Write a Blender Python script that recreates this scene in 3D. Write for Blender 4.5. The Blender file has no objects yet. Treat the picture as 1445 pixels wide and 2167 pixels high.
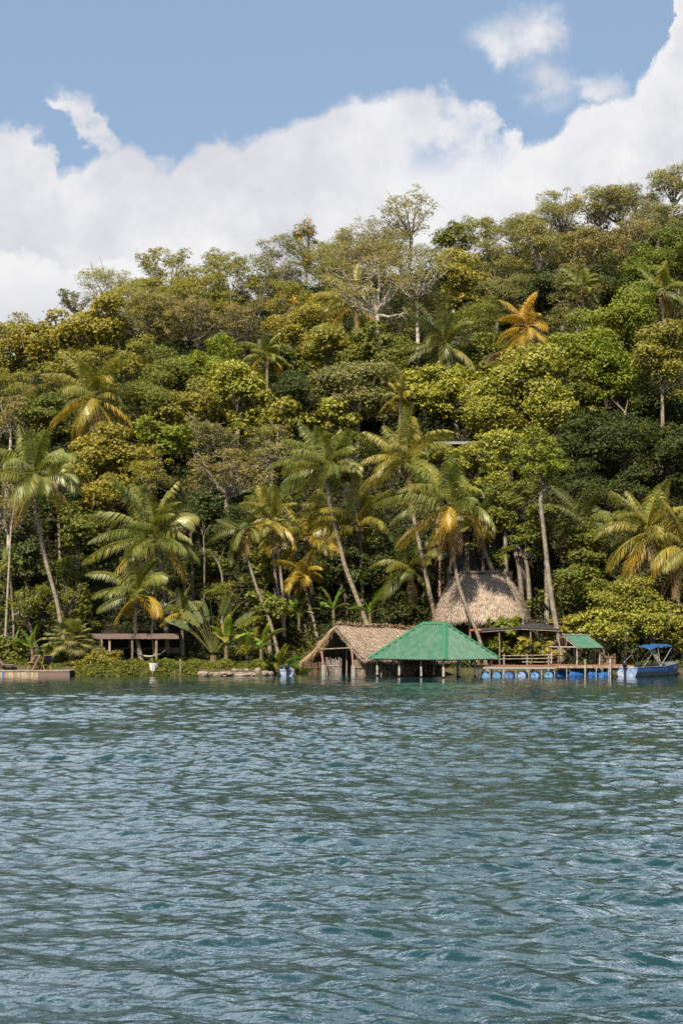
import bpy, math, random
import numpy as np
from mathutils import Vector, Matrix

sc = bpy.context.scene
R = math.radians
F = 3010.0          # focal length in photo pixels (1445 x 2167), about a 50 mm lens upright
CX, HY, H = 722.5, 1336.0, 3.0   # centre column, horizon row, eye height above the water

# ------------------------------------------------------------------ camera
cam_d = bpy.data.cameras.new("camera")
cam = bpy.data.objects.new("camera", cam_d)
sc.collection.objects.link(cam)
sc.camera = cam
cam.location = (0, 0, H)
cam.rotation_euler = (R(90), 0, 0)
cam_d.sensor_fit = 'VERTICAL'
cam_d.sensor_height = 36.0
cam_d.lens = 36.0 * F / 2167.0
cam_d.shift_y = (HY - 1083.5) / 2167.0
cam_d.clip_end = 3000
cam_d.clip_start = 0.1

# ------------------------------------------------------------------ render look
sc.render.engine = 'CYCLES'
sc.view_settings.view_transform = 'Standard'
sc.view_settings.look = 'None'
sc.view_settings.exposure = 0.92
sc.view_settings.gamma = 1.0
sc.cycles.use_denoising = False
sc.cycles.max_bounces = 6
sc.cycles.diffuse_bounces = 2
sc.cycles.glossy_bounces = 3
sc.cycles.transmission_bounces = 3
sc.cycles.caustics_reflective = False
sc.cycles.caustics_refractive = False

# ------------------------------------------------------------------ sun and sky
SUN_EL, SUN_AZ = 47.0, 204.0       # azimuth clockwise from +Y: behind the camera, to the left
sd = Vector((math.sin(R(SUN_AZ)) * math.cos(R(SUN_EL)), math.cos(R(SUN_AZ)) * math.cos(R(SUN_EL)), math.sin(R(SUN_EL))))
sl = bpy.data.lights.new("sun", 'SUN')
sl.energy = 5.0
sl.angle = R(0.53)
sl.color = (1.0, 0.90, 0.72)
so = bpy.data.objects.new("sun", sl)
so.rotation_euler = sd.to_track_quat('Z', 'Y').to_euler()
so.location = (0, 0, 90)
sc.collection.objects.link(so)

world = bpy.data.worlds.new("World")
sc.world = world
world.use_nodes = True
nt = world.node_tree
nt.nodes.clear()


class NT:
    """tiny helper to write shader maths"""
    def __init__(s, tree): s.t = tree
    def n(s, typ, **kw):
        x = s.t.nodes.new(typ)
        for k, v in kw.items(): setattr(x, k, v)
        return x
    def put(s, sock, v):
        if isinstance(v, bpy.types.NodeSocket): s.t.links.new(v, sock)
        elif v is not None: sock.default_value = v
    def m(s, op, a, b=None, c=None, clamp=False):
        x = s.n('ShaderNodeMath', operation=op, use_clamp=clamp)
        s.put(x.inputs[0], a); s.put(x.inputs[1], b)
        if c is not None: s.put(x.inputs[2], c)
        return x.outputs[0]
    def vm(s, op, a, b=None):
        x = s.n('ShaderNodeVectorMath', operation=op)
        s.put(x.inputs[0], a)
        if b is not None: s.put(x.inputs[3 if op == 'SCALE' else 1], b)
        return x.outputs[0]
    def noise(s, vec, scale, detail=4, rough=0.55, dist=0.0):
        x = s.n('ShaderNodeTexNoise')
        s.put(x.inputs['Vector'], vec)
        x.inputs['Scale'].default_value = scale; x.inputs['Detail'].default_value = detail
        x.inputs['Roughness'].default_value = rough; x.inputs['Distortion'].default_value = dist
        return x.outputs['Fac']
    def ramp(s, fac, stops, interp='LINEAR'):
        x = s.n('ShaderNodeValToRGB')
        x.color_ramp.interpolation = interp
        e = x.color_ramp.elements
        while len(e) > 1: e.remove(e[-1])
        for i, (p, c) in enumerate(stops):
            el = e[0] if i == 0 else e.new(p)
            el.position = p
            el.color = (c, c, c, 1) if not isinstance(c, tuple) else (c[0], c[1], c[2], 1)
        s.put(x.inputs[0], fac)
        return x.outputs[0]
    def smooth(s, v, a, b):
        x = s.n('ShaderNodeMapRange', interpolation_type='SMOOTHSTEP')
        s.put(x.inputs['Value'], v); s.put(x.inputs['From Min'], a); s.put(x.inputs['From Max'], b)
        return x.outputs[0]
    def mix(s, f, a, b):
        x = s.n('ShaderNodeMix', data_type='RGBA')
        s.put(x.inputs[0], f)
        for so_, v in ((x.inputs[6], a), (x.inputs[7], b)):
            if isinstance(v, tuple): v = (v[0], v[1], v[2], 1)
            s.put(so_, v)
        return x.outputs[2]


W = NT(nt)
sky = W.n('ShaderNodeTexSky', sky_type='NISHITA')
sky.sun_disc = False
sky.sun_elevation = R(SUN_EL)
sky.sun_rotation = R(SUN_AZ)
sky.altitude = 200
sky.air_density = 1.0
sky.dust_density = 0.7
sky.ozone_density = 1.5
tc = W.n('ShaderNodeTexCoord')
d = tc.outputs['Generated']
sep = W.n('ShaderNodeSeparateXYZ'); W.put(sep.inputs[0], d)
dx, dy, dz = sep.outputs
az = W.m('ARCTAN2', dx, dy)                                   # compass angle, 0 = over the lake to the hill
hor = W.m('SQRT', W.m('ADD', W.m('MULTIPLY', dx, dx), W.m('MULTIPLY', dy, dy)))
te = W.m('DIVIDE', dz, W.m('MAXIMUM', hor, 0.05))             # tangent of elevation
nA = W.noise(d, 9.0, 7, 0.6)
nB = W.noise(W.vm('ADD', d, (3.1, 1.7, 5.2)), 22.0, 6, 0.6)
nC = W.noise(W.vm('ADD', d, (8.1, 4.7, 1.2)), 5.0, 3, 0.5)
nD = W.noise(W.vm('ADD', d, (1.1, 9.7, 2.2)), 60.0, 5, 0.65)
a2 = W.m('ADD', az, W.m('MULTIPLY', W.m('SUBTRACT', nB, 0.5), 0.06))
t2 = W.m('ADD', te, W.m('ADD', W.m('MULTIPLY', W.m('SUBTRACT', nB, 0.5), 0.045), W.m('MULTIPLY', W.m('SUBTRACT', nD, 0.5), 0.022)))


def prof(pts):
    """height of a cloud bank against the compass angle"""
    st = []
    for px, py in pts:
        st.append(((px - CX) / F / 0.8 + 0.5, (HY - py) / F))
    return W.ramp(W.m('MULTIPLY_ADD', a2, 1 / 0.8, 0.5), st)


back = prof([(-400, 420), (-120, 330), (0, 302), (60, 306), (105, 322), (140, 372), (190, 368), (215, 330), (270, 325), (320, 345), (372, 352),
             (405, 318), (465, 292), (540, 296), (610, 258), (680, 228), (750, 196), (850, 186), (960, 205), (1040, 236), (1075, 290), (1095, 330), (1180, 360), (1500, 420)])
front = prof([(700, 560), (820, 470), (900, 395), (960, 388), (1030, 382), (1065, 345), (1100, 322), (1155, 312), (1190, 268), (1245, 228),
              (1300, 222), (1345, 205), (1375, 158), (1398, 110), (1412, 40), (1440, -60), (1600, -350), (1900, -200)])
mb = W.smooth(W.m('SUBTRACT', back, t2), -0.003, 0.009)
thin = W.m('MULTIPLY', W.smooth(W.m('ADD', a2, W.m('MULTIPLY', nA, 0.05)), 0.055, 0.10), W.smooth(nB, 0.40, 0.66))
thin = W.m('MULTIPLY', thin, W.smooth(te, 0.31, 0.345))
mb = W.m('MULTIPLY', mb, W.m('SUBTRACT', 1.0, W.m('MULTIPLY', thin, 0.85)))
mf = W.smooth(W.m('SUBTRACT', front, t2), -0.003, 0.006)


def blob(px, py, rx, ry, rot, soft):
    u = W.m('SUBTRACT', a2, (px - CX) / F); v = W.m('SUBTRACT', t2, (HY - py) / F)
    c, s_ = math.cos(R(rot)), math.sin(R(rot))
    p = W.m('ADD', W.m('MULTIPLY', u, c), W.m('MULTIPLY', v, s_))
    q = W.m('SUBTRACT', W.m('MULTIPLY', v, c), W.m('MULTIPLY', u, s_))
    p = W.m('DIVIDE', p, rx / F); q = W.m('DIVIDE', q, ry / F)
    r = W.m('SQRT', W.m('ADD', W.m('MULTIPLY', p, p), W.m('MULTIPLY', q, q)))
    return W.smooth(r, 1.0, soft)


arm = blob(190, 290, 118, 40, -46, 0.45)
arm2 = blob(140, 248, 45, 28, -20, 0.5)
puff = blob(1085, 90, 125, 72, -5, 0.15)
puff2 = blob(1150, 75, 80, 62, -20, 0.1)
tail = blob(1160, 190, 90, 90, -60, 0.0)
tail2 = blob(1270, 205, 110, 45, -15, 0.0)
wisp = W.m('MULTIPLY', W.m('MAXIMUM', tail, tail2), W.smooth(nB, 0.30, 0.62))
wisp = W.m('MULTIPLY', wisp, 0.9)
puf = W.m('MAXIMUM', W.m('MAXIMUM', puff, puff2), W.m('MAXIMUM', arm, arm2))
puf = W.m('MULTIPLY', puf, W.m('MULTIPLY_ADD', W.smooth(nD, 0.30, 0.60), 0.45, 0.55), clamp=True)
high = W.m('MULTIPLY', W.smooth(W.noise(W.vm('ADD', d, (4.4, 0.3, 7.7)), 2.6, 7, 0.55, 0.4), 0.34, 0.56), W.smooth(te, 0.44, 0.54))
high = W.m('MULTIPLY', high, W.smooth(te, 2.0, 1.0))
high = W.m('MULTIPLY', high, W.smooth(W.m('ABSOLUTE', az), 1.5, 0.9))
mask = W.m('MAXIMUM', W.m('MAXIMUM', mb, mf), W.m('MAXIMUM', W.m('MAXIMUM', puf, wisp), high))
# brightness of the cloud: white tops, lilac grey hollows
shade = W.m('ADD', W.m('MULTIPLY', nA, 0.7), W.m('MULTIPLY', nB, 0.3))
lit = W.smooth(shade, 0.36, 0.62)
edge = W.smooth(W.m('SUBTRACT', front, t2), 0.07, 0.0)
edge = W.m('MULTIPLY', edge, mf)
lit = W.m('MAXIMUM', lit, W.m('MULTIPLY', edge, 0.9))
nE = W.noise(W.vm('ADD', d, (2.2, 6.1, 3.3)), 30.0, 5, 0.55)
lit = W.m('MULTIPLY', lit, W.m('MULTIPLY_ADD', nE, 0.9, 0.50), clamp=True)
ccol = W.mix(lit, (0.365, 0.371, 0.398), (0.485, 0.485, 0.487))
# unseen cloud band above the frame, added extra bright to lighten the water's reflections
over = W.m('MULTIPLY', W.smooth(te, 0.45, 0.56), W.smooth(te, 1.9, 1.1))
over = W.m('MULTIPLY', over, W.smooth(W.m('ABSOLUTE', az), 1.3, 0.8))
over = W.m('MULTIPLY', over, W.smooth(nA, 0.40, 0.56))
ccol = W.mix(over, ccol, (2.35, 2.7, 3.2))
skyc = W.n('ShaderNodeHueSaturation')
W.put(skyc.inputs['Color'], sky.outputs[0])
skyc.inputs['Saturation'].default_value = 1.0
skyv = W.vm('SCALE', skyc.outputs[0], 0.07)
skyv = W.mix(0.6, skyv, (0.200, 0.280, 0.384))
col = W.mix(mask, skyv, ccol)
bg = W.n('ShaderNodeBackground')
W.put(bg.inputs['Color'], col)
bg.inputs['Strength'].default_value = 1.0
wo = W.n('ShaderNodeOutputWorld')
nt.links.new(bg.outputs[0], wo.inputs[0])

# ------------------------------------------------------------------ helpers
rng = np.random.default_rng(11)
random.seed(7)
C = sc.collection


def at(px, py, Y):
    return np.array([(px - CX) / F * Y, Y, H + (HY - py) / F * Y])


def xat(px, Y): return (px - CX) / F * Y


class MB:
    """collects vertices and faces of ONE mesh"""
    def __init__(s): s.v = []; s.f = []; s.n = 0; s.att = []
    def add(s, v, f, a=0.5):
        v = np.asarray(v, float).reshape(-1, 3)
        s.v.append(v); s.f.append((np.asarray(f, int) + s.n) if len(f) else np.zeros((0, 4), int)); s.n += len(v)
        s.att.append(np.broadcast_to(np.asarray(a, float), (len(v),)).copy())
    def box(s, c, size, rz=0.0, a=0.5):
        x, y, z = [q / 2 for q in size]
        p = np.array([[i * x, j * y, k * z] for k in (-1, 1) for j in (-1, 1) for i in (-1, 1)], float)
        cs, sn = math.cos(rz), math.sin(rz)
        q = p.copy(); q[:, 0] = p[:, 0] * cs - p[:, 1] * sn; q[:, 1] = p[:, 0] * sn + p[:, 1] * cs
        s.add(q + np.array(c), [[0, 2, 3, 1], [4, 5, 7, 6], [0, 1, 5, 4], [2, 6, 7, 3], [0, 4, 6, 2], [1, 3, 7, 5]], a)
    def beam(s, p0, p1, w, h, a=0.5):
        p0 = np.array(p0, float); p1 = np.array(p1, float)
        t = p1 - p0; t = t / np.linalg.norm(t)
        up = np.array([0, 0, 1.0]) if abs(t[2]) < 0.9 else np.array([1.0, 0, 0])
        sx = np.cross(t, up); sx /= np.linalg.norm(sx); up = np.cross(sx, t)
        v = []
        for p in (p0, p1):
            for i, j in ((-1, -1), (1, -1), (1, 1), (-1, 1)):
                v.append(p + sx * i * w / 2 + up * j * h / 2)
        s.add(v, [[0, 3, 2, 1], [4, 5, 6, 7], [0, 1, 5, 4], [1, 2, 6, 5], [2, 3, 7, 6], [3, 0, 4, 7]], a)
    def tube(s, pts, rad, k=7, a=0.5, cap=True):
        pts = np.asarray(pts, float); n = len(pts)
        rad = np.broadcast_to(np.asarray(rad, float), (n,))
        tan = np.gradient(pts, axis=0); tan /= np.linalg.norm(tan, axis=1)[:, None] + 1e-9
        ref = np.array([0.13, 0.97, 0.2]) if abs(tan[:, 2]).mean() > 0.6 else np.array([0.05, 0.1, 1.0])
        A = np.cross(tan, ref); A /= np.linalg.norm(A, axis=1)[:, None] + 1e-9
        B = np.cross(tan, A)
        th = np.arange(k) / k * 2 * math.pi
        v = pts[:, None, :] + rad[:, None, None] * (np.cos(th)[None, :, None] * A[:, None, :] + np.sin(th)[None, :, None] * B[:, None, :])
        i = np.arange(n - 1)[:, None] * k; j = np.arange(k)[None, :]; j2 = (j + 1) % k
        f = np.stack([i + j, i + j2, i + k + j2, i + k + j], -1).reshape(-1, 4)
        s.add(v.reshape(-1, 3), f, a)
        if cap:
            b = s.n - n * k
            for e in (0, n - 1):
                c = pts[e]
                m = s.n; s.add([c], [], a)
                ring = b + e * k
                s.f.append(np.array([[m, ring + q, ring + (q + 1) % k, ring + (q + 1) % k] for q in range(k)]))
    def build(s, name, mat, parent=None, smooth=False, color=None):
        V = np.concatenate(s.v) if s.v else np.zeros((0, 3))
        Fa = np.concatenate([f.reshape(-1, 4) for f in s.f]) if s.f else np.zeros((0, 4), int)
        A = np.concatenate(s.att)
        tri = Fa[:, 2] == Fa[:, 3]
        cnt = np.where(tri, 3, 4)
        keep = np.ones(Fa.shape, bool); keep[tri, 3] = False
        loops = Fa[keep]
        me = bpy.data.meshes.new(name)
        org = np.zeros(3)
        me.vertices.add(len(V)); me.vertices.foreach_set("co", (V).astype(np.float32).ravel())
        me.loops.add(len(loops)); me.loops.foreach_set("vertex_index", loops.astype(np.int32))
        me.polygons.add(len(Fa))
        me.polygons.foreach_set("loop_start", np.concatenate([[0], np.cumsum(cnt)[:-1]]).astype(np.int32))
        me.polygons.foreach_set("use_smooth", np.full(len(Fa), smooth))
        at_ = me.attributes.new("v", 'FLOAT', 'POINT')
        at_.data.foreach_set("value", A.astype(np.float32))
        me.update(calc_edges=True)
        me.materials.append(mat)
        o = bpy.data.objects.new(name, me)
        if color is not None: o.color = (color[0], color[1], color[2], 1)
        C.objects.link(o)
        if parent is not None:
            o.parent = parent
            o.matrix_parent_inverse = Matrix.Translation(parent.location).inverted() if parent.type == 'EMPTY' else Matrix.Identity(4)
        return o


def thing(name, label, cat, loc, group=None):
    o = bpy.data.objects.new(name, None)
    o.empty_display_size = 0.3
    C.objects.link(o)
    o.location = tuple(float(q) for q in loc)
    o['label'] = label; o['category'] = cat
    if group: o['group'] = group
    return o


def tag(o, label, cat, group=None, kind=None):
    if label: o['label'] = label
    if cat: o['category'] = cat
    if group: o['group'] = group
    if kind: o['kind'] = kind
    return o


# ------------------------------------------------------------------ materials
def mat(name, base, rough=0.7, spec=0.3, nscale=None, nmix=None, bump=0.0, bscale=30.0, stretch=(1, 1, 1), metal=0.0, objcol=False):
    m = bpy.data.materials.new(name); m.use_nodes = True
    T = NT(m.node_tree); b = m.node_tree.nodes['Principled BSDF']
    b.inputs['Roughness'].default_value = rough
    b.inputs['Specular IOR Level'].default_value = spec
    b.inputs['Metallic'].default_value = metal
    co = T.n('ShaderNodeNewGeometry').outputs['Position']
    mp = T.vm('MULTIPLY', co, stretch)
    c = (base[0], base[1], base[2], 1)
    if objcol: c = T.n('ShaderNodeObjectInfo').outputs['Color']
    if nscale:
        f = T.smooth(T.noise(mp, nscale, 5, 0.6), 0.35, 0.65)
        if objcol:
            c = T.mix(f, c, T.mix(0.6, c, tuple(nmix)))
        else: c = T.mix(f, tuple(base), tuple(nmix))
    T.put(b.inputs['Base Color'], c)
    if bump:
        bn = T.n('ShaderNodeBump'); bn.inputs['Strength'].default_value = bump; bn.inputs['Distance'].default_value = 0.03
        T.put(bn.inputs['Height'], T.noise(mp, bscale, 4, 0.6)); T.put(b.inputs['Normal'], bn.outputs[0])
    return m


def leaf_mat(name, rough=0.45, spec=0.4, trans=0.32, warm=(1.2, 1.03, 0.6), dark=0.55, wamt=0.6):
    """leaf: object colour, each leaf a little yellower or greener through its own value v"""
    m = bpy.data.materials.new(name); m.use_nodes = True
    T = NT(m.node_tree); nodes = m.node_tree.nodes
    b = nodes['Principled BSDF']; out = nodes['Material Output']
    oc = T.n('ShaderNodeObjectInfo').outputs['Color']
    v = T.n('ShaderNodeAttribute', attribute_name='v').outputs['Fac']
    co = T.n('ShaderNodeNewGeometry').outputs['Position']
    patch = T.noise(co, 0.9, 3, 0.6)
    yel = T.vm('MULTIPLY', oc, warm)
    grn = T.vm('MULTIPLY', oc, (dark, dark * 1.12, dark * 0.95))
    c = T.mix(T.smooth(v, 0.0, 1.0), grn, oc)
    f2 = T.m('MULTIPLY', T.smooth(T.m('ADD', v, T.m('MULTIPLY', patch, 1.2)), 0.9, 1.5), wamt)
    c = T.mix(f2, c, yel)
    T.put(b.inputs['Base Color'], c)
    b.inputs['Roughness'].default_value = rough
    b.inputs['Specular IOR Level'].default_value = spec
    tr = T.n('ShaderNodeBsdfTranslucent')
    T.put(tr.inputs['Color'], T.vm('MULTIPLY', c, (1.3, 1.35, 0.6)))
    mx = T.n('ShaderNodeMixShader'); mx.inputs[0].default_value = trans
    m.node_tree.links.new(b.outputs[0], mx.inputs[1]); m.node_tree.links.new(tr.outputs[0], mx.inputs[2])
    m.node_tree.links.new(mx.outputs[0], out.inputs['Surface'])
    return m


M = {}
M['leaf'] = leaf_mat('leaf', 0.65, 0.2, 0.30)
M['gloss_leaf'] = leaf_mat('gloss_leaf', 0.52, 0.28, 0.28)
M['frond'] = leaf_mat('frond', 0.42, 0.45, 0.30, warm=(1.45, 1.12, 0.6), dark=0.7, wamt=0.8)
M['banana'] = leaf_mat('banana', 0.38, 0.5, 0.38, dark=0.7)
M['petal'] = mat('petal', (0.65, 0.30, 0.02), 0.6)
M['bark'] = mat('bark', (0.13, 0.10, 0.075), 0.9, 0.1, 3.0, (0.05, 0.038, 0.028), 0.6, 18, objcol=True)
M['palm_bark'] = mat('palm_bark', (0.24, 0.20, 0.155), 0.9, 0.1, 2.2, (0.10, 0.078, 0.055), 0.5, 14, (1, 1, 5.0), objcol=True)
M['thatch'] = mat('thatch', (0.42, 0.32, 0.22), 0.95, 0.05, 2.5, (0.25, 0.18, 0.12), 0.5, 40, objcol=True)
M['stick'] = mat('stick', (0.22, 0.17, 0.13), 0.9, 0.1, 4.0, (0.10, 0.075, 0.055), 0.3, 40, objcol=True)
M['wood'] = mat('wood', (0.30, 0.25, 0.20), 0.85, 0.15, 5.0, (0.16, 0.12, 0.09), 0.4, 30, (1, 1, 0.3))
M['deck'] = mat('deck', (0.27, 0.115, 0.065), 0.8, 0.2, 2.0, (0.18, 0.085, 0.05), 0.3, 20)
M['concrete'] = mat('concrete', (0.22, 0.215, 0.205), 0.9, 0.1, 6.0, (0.25, 0.24, 0.22), 0.3, 25)
M['white_post'] = mat('white_post', (0.42, 0.40, 0.37), 0.8, 0.2, 7.0, (0.20, 0.18, 0.155), 0.2, 25)
M['green_roof'] = mat('green_roof', (0.028, 0.100, 0.060), 0.5, 0.4, 1.6, (0.062, 0.130, 0.088), 0.0, stretch=(1.6, 1.6, 0.35))
M['green_trim'] = mat('green_trim', (0.020, 0.120, 0.050), 0.42, 0.5, 2.0, (0.025, 0.135, 0.06), 0.0)
M['tin'] = mat('tin', (0.30, 0.31, 0.32), 0.5, 0.4, 2.0, (0.17, 0.16, 0.15), 0.0)
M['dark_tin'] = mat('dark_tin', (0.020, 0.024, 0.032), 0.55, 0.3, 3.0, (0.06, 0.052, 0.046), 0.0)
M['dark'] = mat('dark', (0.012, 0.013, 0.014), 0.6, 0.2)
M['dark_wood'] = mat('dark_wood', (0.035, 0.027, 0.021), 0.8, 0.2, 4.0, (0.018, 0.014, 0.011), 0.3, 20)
M['glass'] = mat('glass', (0.008, 0.011, 0.014), 0.35, 0.15)
M['drum'] = mat('drum', (0.018, 0.085, 0.28), 0.5, 0.3, 3.0, (0.014, 0.06, 0.20), 0.0)
M['drum_end'] = mat('drum_end', (0.20, 0.42, 0.66), 0.5, 0.35, 5.0, (0.12, 0.30, 0.58), 0.0, objcol=True)
M['boat_blue'] = mat('boat_blue', (0.03, 0.085, 0.30), 0.45, 0.4, 2.0, (0.05, 0.13, 0.36), 0.0)
M['boat_white'] = mat('boat_white', (0.10, 0.19, 0.42), 0.5, 0.4, 4.0, (0.36, 0.40, 0.45), 0.0)
M['boat_grey'] = mat('boat_grey', (0.17, 0.175, 0.18), 0.6, 0.3, 3.0, (0.10, 0.10, 0.10), 0.0)
M['canvas_blue'] = mat('canvas_blue', (0.008, 0.042, 0.12), 0.7, 0.2, 3.0, (0.013, 0.068, 0.165), 0.0)
M['black_plastic'] = mat('black_plastic', (0.012, 0.012, 0.014), 0.35, 0.5)
M['steel'] = mat('steel', (0.55, 0.56, 0.57), 0.35, 0.5, metal=0.7)
M['stone'] = mat('stone', (0.24, 0.19, 0.155), 0.9, 0.1, 1.6, (0.20, 0.165, 0.13), 0.8, 5)
M['plaster'] = mat('plaster', (0.48, 0.45, 0.40), 0.9, 0.1, 2.0, (0.30, 0.26, 0.21), 0.1, 10)
M['orange_plaster'] = mat('orange_plaster', (0.30, 0.12, 0.05), 0.9, 0.1, 2.0, (0.20, 0.08, 0.035), 0.1, 10)
M['reed'] = mat('reed', (0.42, 0.34, 0.24), 0.85, 0.15, 6.0, (0.24, 0.17, 0.12), 0.3, 30, (1, 1, 0.15))
M['pink_reed'] = mat('pink_reed', (0.19, 0.125, 0.105), 0.85, 0.15, 9.0, (0.17, 0.13, 0.12), 0.3, 30, (1, 1, 0.1))
M['fabric'] = mat('fabric', (0.40, 0.36, 0.31), 0.9, 0.1, 6.0, (0.26, 0.23, 0.20))
M['dark_fabric'] = mat('dark_fabric', (0.022, 0.025, 0.036), 0.85, 0.15)
M['pink_fabric'] = mat('pink_fabric', (0.26, 0.16, 0.15), 0.85, 0.15, 6.0, (0.20, 0.12, 0.11))
M['chair_wood'] = mat('chair_wood', (0.34, 0.17, 0.075), 0.6, 0.3)
M['white_pot'] = mat('white_pot', (0.70, 0.69, 0.66), 0.6, 0.3, 9.0, (0.45, 0.43, 0.38))
M['orange'] = mat('orange', (0.62, 0.10, 0.015), 0.6, 0.3)
M['ink'] = mat('ink', (0.02, 0.025, 0.05), 0.7)
M['white_paint'] = mat('white_paint', (0.6, 0.62, 0.65), 0.6)
M['coconut'] = mat('coconut', (0.16, 0.12, 0.03), 0.6, 0.3, 8.0, (0.10, 0.05, 0.02))
M['flesh_wood'] = mat('flesh_wood', (0.40, 0.21, 0.16), 0.8, 0.2, 8.0, (0.26, 0.17, 0.14))

# ------------------------------------------------------------------ terrain
_rpx = np.array([-1500, -400, 0, 150, 230, 370, 480, 545, 640, 730, 870, 930, 1000, 1150, 1300, 1445, 1900, 3000])
_rpy = np.array([980, 800, 700, 650, 610, 560, 560, 570, 525, 520, 500, 500, 480, 430, 410, 385, 340, 500])
_rx = (_rpx - CX) / F * 150
_rz = H + (HY - _rpy) / F * 150 - 4.5


def smooth01(t): t = np.clip(t, 0, 1); return t * t * (3 - 2 * t)


def shore(x):
    x = np.asarray(x, float)
    l = 95.3 + 0.35 * np.sin(x * 0.9) + 0.15 * np.sin(x * 2.7)
    r = 98.6 + 0.3 * np.sin(x * 0.7 + 1) + 0.15 * np.sin(x * 2.1)
    b_ = l + (r - l) * smooth01((x + 5.0) / 1.2)
    return b_ + 3.4 * smooth01((x + 5.3) / 1.0) * smooth01((5.4 - x) / 1.5)


def ground(x, y):
    x = np.asarray(x, float); y = np.asarray(y, float)
    s = shore(x)
    ridge = np.interp(x, _rx, _rz)
    dd = y - s
    flat = np.where(dd < 0, 0.25 + dd * 0.9, 0.25 + 0.35 * smooth01(dd / 0.8) + 0.10 * np.clip(dd, 0, 6))
    flat = np.maximum(flat, -2.5)
    t = np.clip((y - 101.5) / (150 - 101.5), 0, 1)
    up = (ridge - 1.2) * (0.75 * t + 0.25 * (1 - (1 - t) ** 2.2))
    beyond = np.clip((y - 152) / 200, 0, 1)
    z = flat + up
    z = z * (1 - smooth01(beyond) * 0.9)
    z += (0.35 * np.sin(x * 0.55 + y * 0.3) + 0.25 * np.sin(x * 0.9 - y * 0.7)) * np.clip((y - 102) / 10, 0, 1)
    return z


def g1(x, y): return float(ground(x, y))


gx = np.concatenate([np.linspace(-900, -60, 30)[:-1], np.linspace(-60, 60, 200), np.linspace(60, 900, 30)[1:]])
gy = np.concatenate([np.linspace(90, 104, 60)[:-1], np.linspace(104, 160, 80)[:-1], np.linspace(160, 1500, 50)])
GX, GY = np.meshgrid(gx, gy)
GZ = ground(GX, GY)
b = MB()
nx, ny = len(gx), len(gy)
ii = (np.arange(ny - 1)[:, None] * nx + np.arange(nx - 1)[None, :]).ravel()
b.add(np.stack([GX, GY, GZ], -1).reshape(-1, 3), np.stack([ii, ii + 1, ii + nx + 1, ii + nx], -1))
M['earth'] = mat('earth', (0.075, 0.062, 0.036), 0.95, 0.05, 0.8, (0.040, 0.048, 0.018), 0.6, 6)
tag(b.build('ground', M['earth'], smooth=True), 'wooded hillside rising from the lake shore', 'hill', kind='structure')

# ------------------------------------------------------------------ water
wm = bpy.data.materials.new('lake_water'); wm.use_nodes = True
T = NT(wm.node_tree); pb = wm.node_tree.nodes['Principled BSDF']
co = T.n('ShaderNodeNewGeometry').outputs['Position']
pat = T.noise(T.vm('MULTIPLY', co, (0.02, 0.05, 0)), 1.0, 3, 0.5)
T.put(pb.inputs['Base Color'], T.mix(T.smooth(pat, 0.3, 0.7), (0.006, 0.027, 0.032), (0.008, 0.031, 0.032)))
pb.inputs['Roughness'].default_value = 0.03
pb.inputs['IOR'].default_value = 1.50
sepw = T.n('ShaderNodeSeparateXYZ'); T.put(sepw.inputs[0], co)
calm = T.smooth(sepw.outputs[1], 88.0, 64.0)
bn = T.n('ShaderNodeBump'); bn.inputs['Distance'].default_value = 0.04
T.put(bn.inputs['Strength'], T.m('MULTIPLY_ADD', calm, 0.22, 0.14))
hgt = T.m('ADD', T.noise(T.vm('MULTIPLY', co, (1.0, 1.6, 1)), 6.0, 3, 0.55, 0.3), T.m('MULTIPLY', T.noise(co, 14.0, 3, 0.6), 0.35))
T.put(bn.inputs['Height'], hgt)
T.put(pb.inputs['Normal'], bn.outputs[0])

WR, WC = 1500, 760
k = np.arange(WR) / (WR - 1)
yy = 5.5 * (104.0 / 5.5) ** k
uu = np.linspace(-0.30, 0.30, WC)
YY = np.repeat(yy[:, None], WC, 1); XX = uu[None, :] / 0.30 * (0.28 * YY + 3.0)
dyg = yy * (math.log(104.0 / 5.5) / WR)
ZZ = np.zeros_like(XX)
wr = np.random.default_rng(5)
slope_tot = 0
for q in range(130):
    lam = 0.14 * (2.4 / 0.14) ** wr.random()
    th = R(wr.normal(9, 23))          # travel direction measured from the view axis
    kx, ky = 2 * math.pi / lam * math.sin(th), 2 * math.pi / lam * math.cos(th)
    amp = 0.0037 * lam ** 0.93 * (0.5 + wr.random())
    fade = np.clip((lam / (2.2 * dyg) - 1.0), 0, 1)[:, None]
    ph = kx * XX + ky * YY + wr.random() * 6.28
    ph = ph + 0.9 * np.sin(0.11 * XX * wr.normal() + 0.13 * YY * wr.normal() + wr.random() * 6)
    ZZ += amp * fade * (np.sin(ph) + 0.28 * np.cos(2 * ph))
gust = 1.0 + 0.35 * np.sin(XX * 0.21 + YY * 0.13 + 1) * np.sin(YY * 0.31 - XX * 0.08)
lee = 0.24 + 0.76 * smooth01((86 - YY) / 24)
ZZ *= gust * lee
print('water slope rms', float(np.std(np.diff(ZZ[:300], axis=0) / np.diff(YY[:300], axis=0))), 'z rms', float(ZZ[:300].std()))
b = MB()
ii = (np.arange(WR - 1)[:, None] * WC + np.arange(WC - 1)[None, :]).ravel()
b.add(np.stack([XX, YY, ZZ], -1).reshape(-1, 3), np.stack([ii, ii + 1, ii + WC + 1, ii + WC], -1))
tag(b.build('water', wm, smooth=True), 'choppy teal lake water', 'water', kind='structure')
b = MB()
b.add([[-900, -300, -0.16], [900, -300, -0.16], [900, 103.5, -0.16], [-900, 103.5, -0.16]], [[0, 1, 2, 3]])
tag(b.build('water', wm), 'open lake water all round', 'water', kind='structure')


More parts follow.
